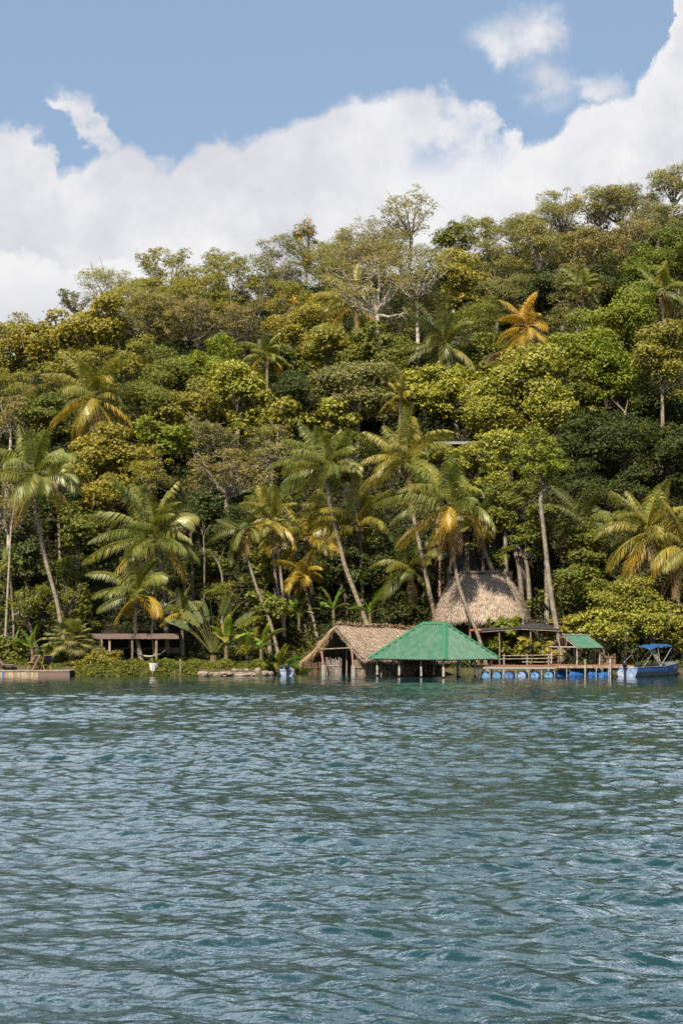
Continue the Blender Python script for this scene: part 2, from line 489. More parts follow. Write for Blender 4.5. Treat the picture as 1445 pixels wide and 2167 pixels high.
# ------------------------------------------------------------------ leaves and trees
def unit(v): return v / (np.linalg.norm(v, axis=-1, keepdims=True) + 1e-9)


def leaves(mb, P, N, L, Wd, rg, flat=0.6):
    """leaf blades at points P, faces turned roughly to N"""
    n = len(P)
    N = unit(N * flat + rg.normal(size=(n, 3)) * (1 - flat * 0.55) * 0.6 + np.array([0, 0, 0.25]))
    t = unit(np.cross(N, rg.normal(size=(n, 3))))
    t = unit(t + np.array([0, 0, -0.25]))
    s_ = unit(np.cross(N, t))
    L = (L * (0.55 + 0.9 * rg.random(n)))[:, None]; w = L * Wd
    a = P - t * L * 0.5; c = P + t * L * 0.5 - N * L * 0.12
    l = P - s_ * w * 0.5; r = P + s_ * w * 0.5
    V = np.stack([a, r, c, l], 1).reshape(-1, 3)
    f = np.arange(n * 4).reshape(n, 4)
    v = np.repeat(np.clip(rg.normal(0.5, 0.27, n), 0, 1), 4)
    mb.add(V, f, v)


TYPES = {
    # leaf length, leaf width, lobes, leaves per lobe, lobe size, material, bark colour, twig amount
    'big':    dict(L=0.245, w=0.58, lobes=30, per=300, ls=0.34, mat='gloss_leaf', bark=(0.27, 0.23, 0.18), twig=2),
    'fine':   dict(L=0.165, w=0.50, lobes=36, per=330, ls=0.26, mat='leaf', bark=(0.36, 0.31, 0.25), twig=5),
    'sparse': dict(L=0.17, w=0.50, lobes=40, per=150, ls=0.22, mat='leaf', bark=(0.40, 0.35, 0.28), twig=7),
    'dense':  dict(L=0.20, w=0.52, lobes=34, per=370, ls=0.33, mat='gloss_leaf', bark=(0.12, 0.095, 0.07), twig=1),
    'bare':   dict(L=0.16, w=0.50, lobes=48, per=60, ls=0.20, mat='leaf', bark=(0.50, 0.45, 0.37), twig=10),
}


def make_tree(px, py, rx, ry, typ, colr, label, Y=None, base=None, name='broadleaf_tree', cat='tree', group=None, up=None, petals=0, lscale=1.0, trunk_r=None, dens=1.0, skirt=None, path_px=None):
    grp_fill = group in (SKY, HILL)
    rg = np.random.default_rng(int(px * 31 + py * 7))
    tp = TYPES[typ]
    if Y is None:
        for Y in np.arange(99.5, 151.6, 0.5):
            c = at(px, py, Y)
            hc = ry / F * Y + (1.6 if up is None else up)
            if c[2] - ground(c[0], Y) <= hc: break
    if grp_fill: rx, ry = rx * 1.12, ry * 1.1
    c = at(px, py, Y); sxy = rx / F * Y; sz = ry / F * Y; sd_ = min(max(sxy, sz) * 0.9, 3.4)
    colr = (colr[0] * 1.10, colr[1] * 1.12, colr[2] * 1.05)
    if base is None: bx, by = c[0] + rg.normal() * sxy * 0.2, Y + rg.normal() * 0.4
    else: bx, by = xat(base, Y), Y
    bz = g1(bx, by) - 0.15
    root = thing(name, label, cat, (bx, by, bz), group)
    lscale *= 0.8 + 0.5 * rg.random()
    nl = int(tp['lobes'] * (0.75 + 0.5 * rg.random())); nl_crown = nl
    D = unit(rg.normal(size=(nl, 3)))
    D[:, 2] = np.where((D[:, 2] < -0.6) & (rg.random(nl) < 0.5), -D[:, 2], D[:, 2])
    D[:, 1] = np.where(rg.random(nl) < 0.55, -abs(D[:, 1]), D[:, 1])
    rr = 0.35 + 0.5 * rg.random(nl) ** 0.6
    LC = c + D * rr[:, None] * np.array([sxy, sd_, sz])
    wob = 1 + 0.24 * np.sin(np.arctan2(D[:, 2], D[:, 0]) * 3 + px) + 0.12 * rg.normal(size=nl)
    LC = c + (LC - c) * wob[:, None]
    if skirt is None: skirt = 4 if group in (SKY, HILL) else 2
    if skirt:
        q = rg.random(skirt)
        S = np.stack([c[0] + rg.normal(size=skirt) * sxy * 0.55, c[1] + rg.normal(size=skirt) * 0.6, bz + 0.6 + q * max(0.3, c[2] - sz * 0.5 - bz)], -1)
        LC = np.concatenate([LC, S]); nl0 = nl; nl += skirt
    LR = tp['ls'] * (0.42 + 1.0 * rg.random(nl) ** 1.3) * (sxy * sz * sd_) ** (1 / 3) * 1.05
    mb = MB()
    area = (LR / 0.9) ** 2
    for q in range(nl):
        n = int(tp['per'] * area[q] * dens / lscale ** 1.6) + 12
        d_ = rg.normal(size=(n, 3)); d_ = unit(d_)
        d_[:, 2] = np.where((d_[:, 2] < -0.2) & (rg.random(n) < 0.7), -d_[:, 2], d_[:, 2])
        rad = LR[q] * (0.45 + 0.62 * rg.random(n) ** 0.6 + 0.25 * (rg.random(n) < 0.08))
        P = LC[q] + d_ * rad[:, None] * np.array([1.15, 1.05, 0.78])
        ph = np.sin(P[:, 0] * 5.1 + q) * np.sin(P[:, 2] * 6.3 + q * 2) * np.sin(P[:, 1] * 4.7)
        keep = ph > -0.35 - 0.3 * rg.random(n)
        P = P[keep]; d_ = d_[keep]
        out = unit(P - c) if q < nl_crown else d_
        leaves(mb, P, unit(d_ + out * 0.6), np.full(len(P), tp['L'] * lscale), tp['w'], rg)
    mb.build('crown', M[tp['mat']], root, color=colr)
    # trunk with limbs reaching into every clump
    tb = MB()
    h = c[2] - bz
    fork = np.array([c[0] * 0.75 + bx * 0.25, c[1] * 0.7 + by * 0.3, max(bz + 0.4, c[2] - sz * 0.75)])
    r0 = trunk_r or (0.075 + 0.028 * max(sxy, sz) + 0.008 * h)
    mid = (np.array([bx, by, bz]) + fork) / 2 + np.array([rg.normal() * 0.25, 0, 0])
    tt = np.linspace(0, 1, 8)[:, None]
    p0 = np.array([bx, by, bz])
    path = (1 - tt) ** 2 * p0 + 2 * tt * (1 - tt) * mid + tt ** 2 * fork
    if path_px:
        P_ = np.array([p0] + [at(a_, b_, Y) for a_, b_ in path_px] + [fork]); cu_ = np.concatenate([[0], np.cumsum(np.linalg.norm(np.diff(P_, axis=0), axis=1))])
        t_ = np.linspace(0, cu_[-1], 50); path = np.stack([np.interp(t_, cu_, P_[:, i]) for i in range(3)], -1)
        for _ in range(8): path[1:-1] = (path[:-2] + path[1:-1] * 2 + path[2:]) / 4
    tb.tube(path, np.linspace(r0 * 1.15, r0 * 0.75, len(path)), 8)
    nb = min(nl_crown, 16 if typ in ('bare', 'sparse') else 9)
    for q in range(nb):
        e = LC[q]
        m_ = fork * 0.5 + e * 0.5 + np.array([0, 0, -0.12 * np.linalg.norm(e - fork)]) + rg.normal(size=3) * 0.22
        t5 = np.linspace(0, 1, 6)[:, None]
        pth = (1 - t5) ** 2 * fork + 2 * t5 * (1 - t5) * m_ + t5 ** 2 * e
        pth[1:-1] += rg.normal(size=(4, 3)) * 0.05
        tb.tube(pth, np.linspace(r0 * 0.55, 0.03, 6), 5, cap=False)
        for w_ in range(tp['twig']):
            st = pth[rg.integers(2, 6)]
            dv = unit(rg.normal(size=3) + np.array([0, -0.4, 0.5]) + unit(e - c) * 0.8) * LR[q] * (0.7 + 0.9 * rg.random())
            mm = st + dv * 0.5 + rg.normal(size=3) * 0.12
            tb.tube(np.array([st, mm, st + dv, st + dv * 1.3 + rg.normal(size=3) * 0.1]), [0.035, 0.026, 0.016, 0.008], 4, cap=False)
    tb.build('trunk', M['bark'], root, color=tp['bark'])
    if petals:
        fb = MB()
        for q in range(petals):
            e = LC[rg.integers(0, nl)]
            P = e + rg.normal(size=(30, 3)) * 0.22 + np.array([0, -0.6, 0.25])
            leaves(fb, P, rg.normal(size=(30, 3)), np.full(30, 0.13), 0.8, rg)
        fb.build('blossom', M['petal'], root)
    return root


# leaf base colours; DG is deep green, darkened further to put in shadow gaps
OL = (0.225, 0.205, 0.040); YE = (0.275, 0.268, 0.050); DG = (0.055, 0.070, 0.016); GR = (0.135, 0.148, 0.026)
FG = (0.225, 0.205, 0.078); FB = (0.230, 0.188, 0.080); RU = (0.270, 0.228, 0.042); BR = (0.175, 0.205, 0.020); GY = (0.180, 0.172, 0.068)
SKY = 'trees along the skyline'; HILL = 'trees covering the hillside'; LOW = 'trees and bushes above the shore'
TREES = [
    # skyline, left to right
    (35, 692, 46, 26, 'sparse', FG, 'flat topped open tree at the left end of the skyline', SKY, {}),
    (158, 640, 34, 28, 'sparse', GR, 'small dark layered tree poking above the skyline on the left', SKY, {}),
    (245, 615, 66, 46, 'sparse', OL, 'olive yellow tree on the left shoulder of the skyline', SKY, {'dens': 1.5}),
    (365, 582, 92, 62, 'sparse', OL, 'broad olive tree forming the left hump of the skyline', SKY, {'dens': 2.2}),
    (480, 600, 66, 70, 'sparse', OL, 'open olive tree just right of the left skyline hump', SKY, {'dens': 2.0}),
    (590, 570, 50, 68, 'fine', GY, 'grey green tree on the skyline right of the dip', SKY, {}),
    (650, 528, 44, 50, 'sparse', GR, 'dark skyline tree dotted with orange blossom', SKY, {'petals': 14, 'dens': 1.5}),
    (735, 528, 62, 44, 'sparse', FG, 'pale thin leaved tree on the skyline left of the tallest tree', SKY, {'dens': 1.3}),
    (800, 500, 62, 40, 'sparse', FG, 'spreading thin tree touching the tallest tree from the left', SKY, {}),
    (872, 452, 52, 56, 'sparse', FG, 'tallest airy tree standing up alone from the middle skyline', SKY, {'base': 862}),
    (965, 520, 46, 46, 'dense', GR, 'rounded dark tree on the skyline right of the tallest tree', SKY, {}),
    (1025, 492, 55, 36, 'fine', OL, 'low olive tree on the skyline beside the rounded dark tree', SKY, {}),
    (1092, 492, 50, 34, 'fine', FG, 'low grey olive tree in the shallow skyline notch', SKY, {}),
    (1190, 452, 58, 48, 'fine', FG, 'domed grey olive tree where the skyline steps up', SKY, {}),
    (1268, 440, 66, 46, 'fine', FG, 'broad grey olive tree on the upper right skyline', SKY, {'petals': 3}),
    (1350, 425, 56, 46, 'fine', GY, 'grey green tree with tufted top near the right skyline', SKY, {}),
    (1425, 395, 52, 46, 'fine', FG, 'highest olive tree at the right end of the skyline', SKY, {}),
    (300, 635, 80, 42, 'fine', OL, 'dense olive tree low between the two left skyline trees', SKY, {}),
    (425, 630, 80, 42, 'fine', OL, 'dense olive tree filling beneath the broad olive hump tree', SKY, {}),
    (545, 620, 46, 40, 'fine', GY, 'grey green tree standing in the skyline dip', SKY, {}),
    (690, 560, 60, 42, 'fine', FG, 'dense grey olive tree right of the blossoming skyline tree', SKY, {}),
    (845, 535, 70, 36, 'fine', FG, 'dense low tree around the foot of the tallest airy tree', SKY, {}),
    (1160, 470, 60, 32, 'fine', FG, 'dense low tree closing the skyline under the domed tree', SKY, {}),
    (1310, 450, 70, 32, 'fine', GY, 'dense low tree closing the upper right skyline', SKY, {}),
    # upper slope
    (20, 745, 60, 46, 'big', RU, 'orange tinged tree at the left edge below the flat topped tree', HILL, {}),
    (105, 728, 70, 48, 'big', RU, 'rusty olive tree left of the small dark skyline tree', HILL, {}),
    (205, 700, 66, 52, 'big', RU, 'rusty tree with pale branches below the small dark skyline tree', HILL, {}),
    (300, 672, 80, 46, 'fine', FG, 'grey olive tree below the left skyline hump', HILL, {}),
    (405, 678, 90, 50, 'sparse', FB, 'brownish twiggy tree under the broad olive skyline tree', HILL, {'dens': 1.6}),
    (515, 690, 66, 56, 'sparse', FB, 'brownish twiggy tree at the foot of the skyline dip', HILL, {'dens': 1.5}),
    (612, 640, 56, 46, 'fine', OL, 'olive tree with yellow blossom right of the skyline dip', HILL, {'petals': 8}),
    (645, 695, 66, 50, 'big', RU, 'rust coloured big leaved tree with a grey trunk', HILL, {'base': 618, 'petals': 4}),
    (700, 605, 56, 46, 'fine', GY, 'grey green tree left of the pale bare branched tree', HILL, {}),
    (790, 600, 105, 78, 'bare', (0.26, 0.21, 0.09), 'nearly bare tree with long pale spreading branches', HILL, {'base': 820, 'up': 7.5, 'trunk_r': 0.26, 'dens': 1.6, 'skirt': 0}),
    (880, 585, 80, 60, 'bare', FG, 'second thin pale branched tree right of the nearly bare one', HILL, {'dens': 2.2, 'up': 5.5, 'trunk_r': 0.18, 'skirt': 0}),
    (760, 560, 90, 46, 'sparse', FB, 'thin brownish tree behind the nearly bare one', HILL, {'dens': 1.5}),
    (975, 595, 56, 52, 'big', RU, 'brown tinged tree below the rounded dark skyline tree', HILL, {}),
    (1040, 565, 66, 46, 'fine', FG, 'grey olive tree below the skyline notch', HILL, {}),
    (1060, 630, 64, 52, 'fine', GY, 'grey green tree above the orange palm', HILL, {}),
    (1145, 535, 76, 50, 'fine', FG, 'wide grey olive tree halfway between notch and domed tree', HILL, {}),
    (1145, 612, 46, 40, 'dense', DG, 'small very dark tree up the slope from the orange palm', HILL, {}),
    (1240, 530, 72, 56, 'fine', FB, 'brown grey tree with pale limbs below the upper right skyline', HILL, {}),
    (1330, 510, 62, 52, 'sparse', FB, 'twiggy brown tree left of the dark green tree at the right edge', HILL, {'dens': 1.8}),
    (1395, 470, 60, 46, 'fine', GY, 'grey green tree below the right end of the skyline', HILL, {}),
    (1215, 615, 60, 50, 'fine', GY, 'grey tree on the slope right of the small very dark tree', HILL, {}),
    (1290, 600, 50, 46, 'dense', DG, 'dark tree in the hollow left of the right edge tree', HILL, {}),
    (1425, 535, 66, 66, 'dense', (0.125, 0.150, 0.020), 'large dark green tree high at the right edge', HILL, {}),
    (1360, 590, 50, 52, 'dense', (0.125, 0.150, 0.020), 'dark green tree hugging the large one at the right edge', HILL, {}),
    (1425, 655, 46, 46, 'fine', GY, 'olive tree at the right edge behind the half hidden palm', HILL, {}),
    (1225, 690, 56, 46, 'fine', GY, 'grey green tree right of the orange palm', HILL, {}),
    (1010, 700, 62, 54, 'fine', GR, 'dull green tree left of the orange palm', HILL, {}),
    (900, 665, 60, 46, 'fine', FG, 'grey olive tree above the dark feathery palm', HILL, {}),
    (700, 660, 60, 40, 'fine', OL, 'olive tree below the half hidden palm on the upper slope', HILL, {}),
    # middle slope
    (50, 815, 66, 42, 'fine', OL, 'olive tree at the left edge above the orange tipped palm', HILL, {}),
    (150, 790, 60, 46, 'big', OL, 'olive tree behind the orange tipped palm', HILL, {}),
    (25, 880, 50, 46, 'sparse', FB, 'twiggy brown tree low at the left edge', HILL, {'dens': 1.6}),
    (105, 880, 52, 46, 'dense', GR, 'dark green tree under the orange tipped palm', HILL, {}),
    (275, 770, 60, 46, 'fine', OL, 'olive tree right of the orange tipped palm', HILL, {}),
    (360, 795, 66, 46, 'big', GR, 'mid green tree in the left middle slope', HILL, {}),
    (450, 775, 70, 46, 'big', BR, 'bright olive green tree left of the small slope palm', HILL, {}),
    (310, 855, 70, 50, 'dense', GR, 'dark green tree right of the orange tipped palm fronds', HILL, {}),
    (400, 870, 66, 46, 'big', OL, 'olive tree in the middle of the left slope', HILL, {}),
    (505, 845, 84, 56, 'big', YE, 'large yellow olive tree below the small slope palm', HILL, {}),
    (590, 790, 54, 46, 'big', GR, 'green tree beside the small slope palm', HILL, {}),
    (625, 850, 56, 50, 'dense', DG, 'very dark tree in the central hollow', HILL, {}),
    (705, 750, 60, 54, 'big', OL, 'olive tree below the pale bare branched tree', HILL, {}),
    (790, 745, 60, 50, 'big', GR, 'green tree at the foot of the pale bare branches', HILL, {}),
    (755, 825, 60, 62, 'big', GY, 'tall grey green tree with visible trunk in the centre', HILL, {'base': 757, 'up': 3.2}),
    (690, 830, 50, 50, 'big', GY, 'grey green tree joined to the tall central one from the left', HILL, {}),
    (840, 770, 50, 50, 'dense', GR, 'dark tree left of the dark feathery palm', HILL, {}),
    (815, 850, 42, 40, 'fine', RU, 'small brownish tree beside the tiny hillside palm', HILL, {'base': 805}),
    (700, 890, 60, 30, 'big', YE, 'low yellowish tree behind the tallest coconut palm', HILL, {}),
    (890, 825, 46, 44, 'big', YE, 'yellow green tree right of the tiny hillside palm', HILL, {}),
    (950, 830, 60, 54, 'big', YE, 'yellow green tree left part of the big pale green stand', HILL, {}),
    (1010, 770, 60, 44, 'big', GR, 'green tree just under the dull green one', HILL, {}),
    (1110, 815, 82, 66, 'big', YE, 'large yellow green tree directly below the orange palm', HILL, {'base': 1085, 'up': 3.0}),
    (1040, 870, 70, 56, 'big', YE, 'yellow green tree above the thin grey roof', HILL, {}),
    (1170, 880, 56, 56, 'big', YE, 'yellow green tree right of the thin grey roof', HILL, {}),
    (1305, 700, 86, 70, 'dense', BR, 'bright green round tree on the right slope', HILL, {'lscale': 1.2}),
    (1225, 755, 72, 60, 'dense', BR, 'bright green tree right of the orange palm trunk', HILL, {'lscale': 1.2}),
    (1290, 810, 86, 66, 'dense', (0.165, 0.200, 0.020), 'big green tree below the bright round one', HILL, {'lscale': 1.1}),
    (1210, 830, 50, 50, 'dense', GR, 'green tree filling between yellow and dark trees on the right', HILL, {}),
    (1400, 755, 60, 62, 'big', OL, 'pale olive tree with a light bare trunk at the right edge', HILL, {'base': 1398, 'up': 7.5, 'trunk_r': 0.17, 'dens': 0.8}),
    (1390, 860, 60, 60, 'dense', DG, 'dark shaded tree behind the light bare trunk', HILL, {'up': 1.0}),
    # lower slope
    (235, 955, 88, 58, 'big', RU, 'golden big leaved tree under the orange tipped palm', LOW, {}),
    (340, 930, 60, 42, 'big', BR, 'bright olive tree right of the golden big leaved tree', LOW, {}),
    (215, 1040, 66, 52, 'big', RU, 'brown tinged tree left of the great feathery palm', LOW, {}),
    (150, 1000, 46, 46, 'dense', GR, 'dark tree right of the left leaning palm', LOW, {}),
    (440, 930, 62, 42, 'sparse', FG, 'twiggy grey tree above the grey bushy tree', LOW, {'dens': 1.8}),
    (480, 1005, 100, 60, 'sparse', FB, 'wide grey bushy tree with tangled pale twigs', LOW, {'dens': 2.0}),
    (575, 950, 66, 56, 'sparse', FG, 'grey green tangled tree left of the tallest coconut palm', LOW, {'dens': 2.0}),
    (600, 885, 46, 36, 'big', OL, 'small olive tree uphill of the tallest coconut palm', LOW, {}),
    (320, 1010, 56, 42, 'fine', OL, 'olive tree behind the great feathery palm', LOW, {}),
    (560, 1060, 60, 50, 'fine', GR, 'dull green tree behind the golden fronds', LOW, {}),
    (735, 950, 60, 46, 'fine', GR, 'green tree between the two tallest palms', LOW, {}),
    (1055, 955, 66, 46, 'big', YE, 'yellow green tree in front of the thin grey roof', LOW, {'Y': 106, 'base': 1110, 'trunk_r': 0.26}),
    (985, 985, 60, 36, 'big', YE, 'yellow green tree below the left end of the thin grey roof', LOW, {'Y': 109.5}),
    (1030, 978, 46, 30, 'big', YE, 'small yellow green tree directly beneath the thin grey roof', LOW, {'Y': 110}),
    (925, 958, 40, 26, 'big', GR, 'small green tree left of the thin grey roof', LOW, {'Y': 110.5}),
    (1140, 985, 66, 66, 'big', BR, 'lime green tree on the tall straight grey trunk behind the small pavilion', LOW, {'Y': 98.4, 'base': 1192, 'dens': 0.7, 'trunk_r': 0.17, 'skirt': 0, 'path_px': [(1181, 1345), (1168, 1280), (1158, 1200), (1146, 1090), (1139, 1045)]}),
    (1075, 1050, 60, 46, 'big', GR, 'green leafy tree with a sinuous grey trunk behind the hut', LOW, {'Y': 105, 'base': 1112, 'trunk_r': 0.24}),
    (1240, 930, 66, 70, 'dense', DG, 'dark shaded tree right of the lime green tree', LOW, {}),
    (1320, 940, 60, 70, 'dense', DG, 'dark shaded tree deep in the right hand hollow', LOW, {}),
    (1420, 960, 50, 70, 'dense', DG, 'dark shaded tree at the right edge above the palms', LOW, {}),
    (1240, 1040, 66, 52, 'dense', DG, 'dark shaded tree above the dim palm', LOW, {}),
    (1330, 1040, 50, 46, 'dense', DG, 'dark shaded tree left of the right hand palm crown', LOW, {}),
    (120, 1080, 50, 60, 'dense', DG, 'dark tree right of the leaning palm trunk', LOW, {}),
    (170, 1130, 56, 50, 'big', GR, 'green tree left of the great feathery palm crown', LOW, {}),
    (20, 1080, 46, 66, 'sparse', FB, 'twiggy brown tree at the left edge behind the leaning palm', LOW, {'dens': 1.2}),
    (50, 1190, 60, 46, 'dense', DG, 'dark bush left of the leaning palm trunk', LOW, {}),
    (150, 1215, 60, 46, 'fine', GR, 'grey green bush right of the leaning palm trunk', LOW, {}),
    (50, 1275, 62, 46, 'fine', GR, 'dull green bush at the left edge above the banana plant', LOW, {'Y': 101}),
    (150, 1275, 56, 42, 'fine', GR, 'dull green bush behind the fan palm', LOW, {'Y': 101.5}),
    (420, 1090, 56, 46, 'dense', DG, 'dark tree under the wide grey bushy tree', LOW, {}),
    (500, 1130, 50, 46, 'dense', DG, 'dark tree above the hanging frond', LOW, {}),
    (430, 1200, 50, 40, 'big', GR, 'green bush above the paddle leaved traveller palm', LOW, {}),
    (560, 1200, 50, 50, 'big', GR, 'green bush left of the small orange palm', LOW, {}),
    (720, 1200, 60, 50, 'dense', DG, 'dark bush behind the long leaning palm trunk', LOW, {}),
    (830, 1190, 60, 60, 'dense', DG, 'dark bush left of the hut behind palms', LOW, {}),
    (1110, 1150, 46, 46, 'big', GR, 'green bush beside the sinuous grey trunk', LOW, {'Y': 103.7}),
    (1068, 1098, 34, 34, 'big', GR, 'leafy bush hiding the right end of the cabin terrace', LOW, {'Y': 103.9}),
    (1150, 1095, 30, 34, 'big', GR, 'leafy bush just right of the straight grey trunk top', LOW, {'Y': 103.9}),
    (1235, 1165, 56, 50, 'dense', GR, 'upper part of the leafy thicket right of the straight bare trunk', LOW, {'Y': 102.5, 'lscale': 1.15}),
    (1225, 1245, 70, 62, 'dense', GR, 'leafy green thicket right of the straight bare trunk', LOW, {'Y': 101.5, 'lscale': 1.25}),
    (1300, 1200, 46, 60, 'dense', DG, 'dark tree between thicket and right hand palms', LOW, {'Y': 103}),
    (1330, 1260, 66, 46, 'big', YE, 'yellow green drooping tree above the small pavilion', LOW, {'Y': 99.6, 'lscale': 0.75, 'dens': 0.7}),
    (1275, 1325, 66, 38, 'big', YE, 'yellow green bush hanging over the small pavilion roof', LOW, {'Y': 98.4, 'lscale': 0.75, 'dens': 0.7}),
    (1370, 1320, 66, 50, 'big', YE, 'yellow green tree behind the boat awning', LOW, {'Y': 99.4, 'lscale': 0.75, 'dens': 0.65}),
    (1430, 1345, 50, 56, 'big', OL, 'olive tree at the right edge over the bow', LOW, {'Y': 100}),
    (1185, 1330, 40, 30, 'big', RU, 'rust tinged bush at the foot of the straight bare trunk', LOW, {'Y': 99.7}),
    (1060, 1325, 56, 22, 'big', BR, 'broad leaved creeper on the lean-to beneath the hut', LOW, {'Y': 99.9, 'lscale': 1.5, 'dens': 1.2}),
    (1115, 1372, 34, 34, 'big', OL, 'large leaved shrub standing behind the pole railing', LOW, {'Y': 99.0, 'lscale': 1.5}),
    (1050, 1372, 30, 26, 'big', GR, 'shrub right of the green roofed shelter', LOW, {'Y': 99.2, 'lscale': 1.2}),
    (1160, 1380, 30, 28, 'big', RU, 'rust tinged shrub left of the small pavilion', LOW, {'Y': 99.0, 'lscale': 1.1}),
    (1345, 1385, 46, 26, 'big', GR, 'green shrub on the bank behind the awning boat', LOW, {'Y': 100.5}),
    (560, 1290, 50, 40, 'big', GR, 'green bush behind the banana plants', LOW, {'Y': 101.5}),
    (470, 1260, 46, 36, 'fine', GR, 'grey green bush behind the traveller palm', LOW, {'Y': 102}),
    (650, 1290, 46, 40, 'fine', DG, 'dark bush behind the open thatched boathouse', LOW, {'Y': 104.2}),
    (850, 1290, 60, 40, 'dense', DG, 'dark bush behind the thatched ridge', LOW, {'Y': 104.6}),
    (210, 1400, 46, 22, 'big', OL, 'yellowish bush at the left end of the low shelter', LOW, {'Y': 96.6, 'lscale': 0.7}),
    (20, 1385, 40, 34, 'big', GR, 'low green bush behind the pink lounger', LOW, {'Y': 98, 'lscale': 0.8}),
    (130, 1385, 40, 30, 'big', GR, 'low green bush under the fan palm', LOW, {'Y': 98, 'lscale': 0.8}),
]
for (px, py, rx, ry, typ, colr, label, grp, kw) in TREES:
    bush = 'bush' in label or 'shrub' in label or 'creeper' in label or 'thicket' in label
    jit = 0.9 + 0.2 * random.random()
    make_tree(px, py, rx, ry, typ, tuple(q * jit for q in colr), label, group=grp, name='bush' if bush else 'broadleaf_tree', cat='bush' if bush else 'tree', **kw)

# undergrowth: one mass of low leaves over the slope
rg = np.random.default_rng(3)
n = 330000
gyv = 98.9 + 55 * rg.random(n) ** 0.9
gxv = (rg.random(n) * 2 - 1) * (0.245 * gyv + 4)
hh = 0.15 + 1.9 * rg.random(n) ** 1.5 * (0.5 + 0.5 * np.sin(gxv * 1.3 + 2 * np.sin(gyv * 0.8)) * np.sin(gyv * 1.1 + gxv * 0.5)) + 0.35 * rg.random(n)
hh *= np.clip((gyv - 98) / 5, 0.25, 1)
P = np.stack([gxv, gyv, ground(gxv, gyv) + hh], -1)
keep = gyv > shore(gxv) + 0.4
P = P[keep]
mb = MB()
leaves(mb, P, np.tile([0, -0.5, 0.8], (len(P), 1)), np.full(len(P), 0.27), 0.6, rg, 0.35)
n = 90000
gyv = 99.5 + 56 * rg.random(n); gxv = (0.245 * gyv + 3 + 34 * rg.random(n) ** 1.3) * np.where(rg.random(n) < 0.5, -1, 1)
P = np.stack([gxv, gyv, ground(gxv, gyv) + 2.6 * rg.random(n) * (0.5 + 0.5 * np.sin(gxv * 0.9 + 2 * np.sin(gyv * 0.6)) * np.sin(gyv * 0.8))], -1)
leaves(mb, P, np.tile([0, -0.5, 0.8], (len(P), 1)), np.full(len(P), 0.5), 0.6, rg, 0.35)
tag(mb.build('undergrowth', M['leaf'], color=(0.036, 0.044, 0.014)), 'dark leafy undergrowth between the trunks', 'undergrowth', kind='stuff')  # colour kept very dark, putting shadow into the gaps between crowns
n = 42000
gxv = -24 + 52 * rg.random(n); gyv = shore(gxv) - 0.38 + 3.0 * rg.random(n) ** 1.3
P = np.stack([gxv, gyv, ground(gxv, gyv) + 0.32 * rg.random(n) * (0.6 + 0.4 * np.sin(gxv * 3))], -1)
P[:, 2] = np.maximum(P[:, 2], 0.03)
P = P[((gxv < -9.6) | (gyv > shore(gxv) + 0.35)) & ((gxv > -17.9) | (gyv > 96.2)) & ((gxv < 4) | (gyv < shore(gxv) + 2.2))]
mb = MB(); leaves(mb, P, np.tile([0, -0.5, 0.8], (len(P), 1)), np.full(len(P), 0.17), 0.6, rg, 0.35)
tag(mb.build('ground_cover', M['leaf'], color=(0.15, 0.16, 0.03)), 'yellow green ground cover along the banks', 'ground cover', kind='stuff')


# ------------------------------------------------------------------ palms
WIND = 1.0


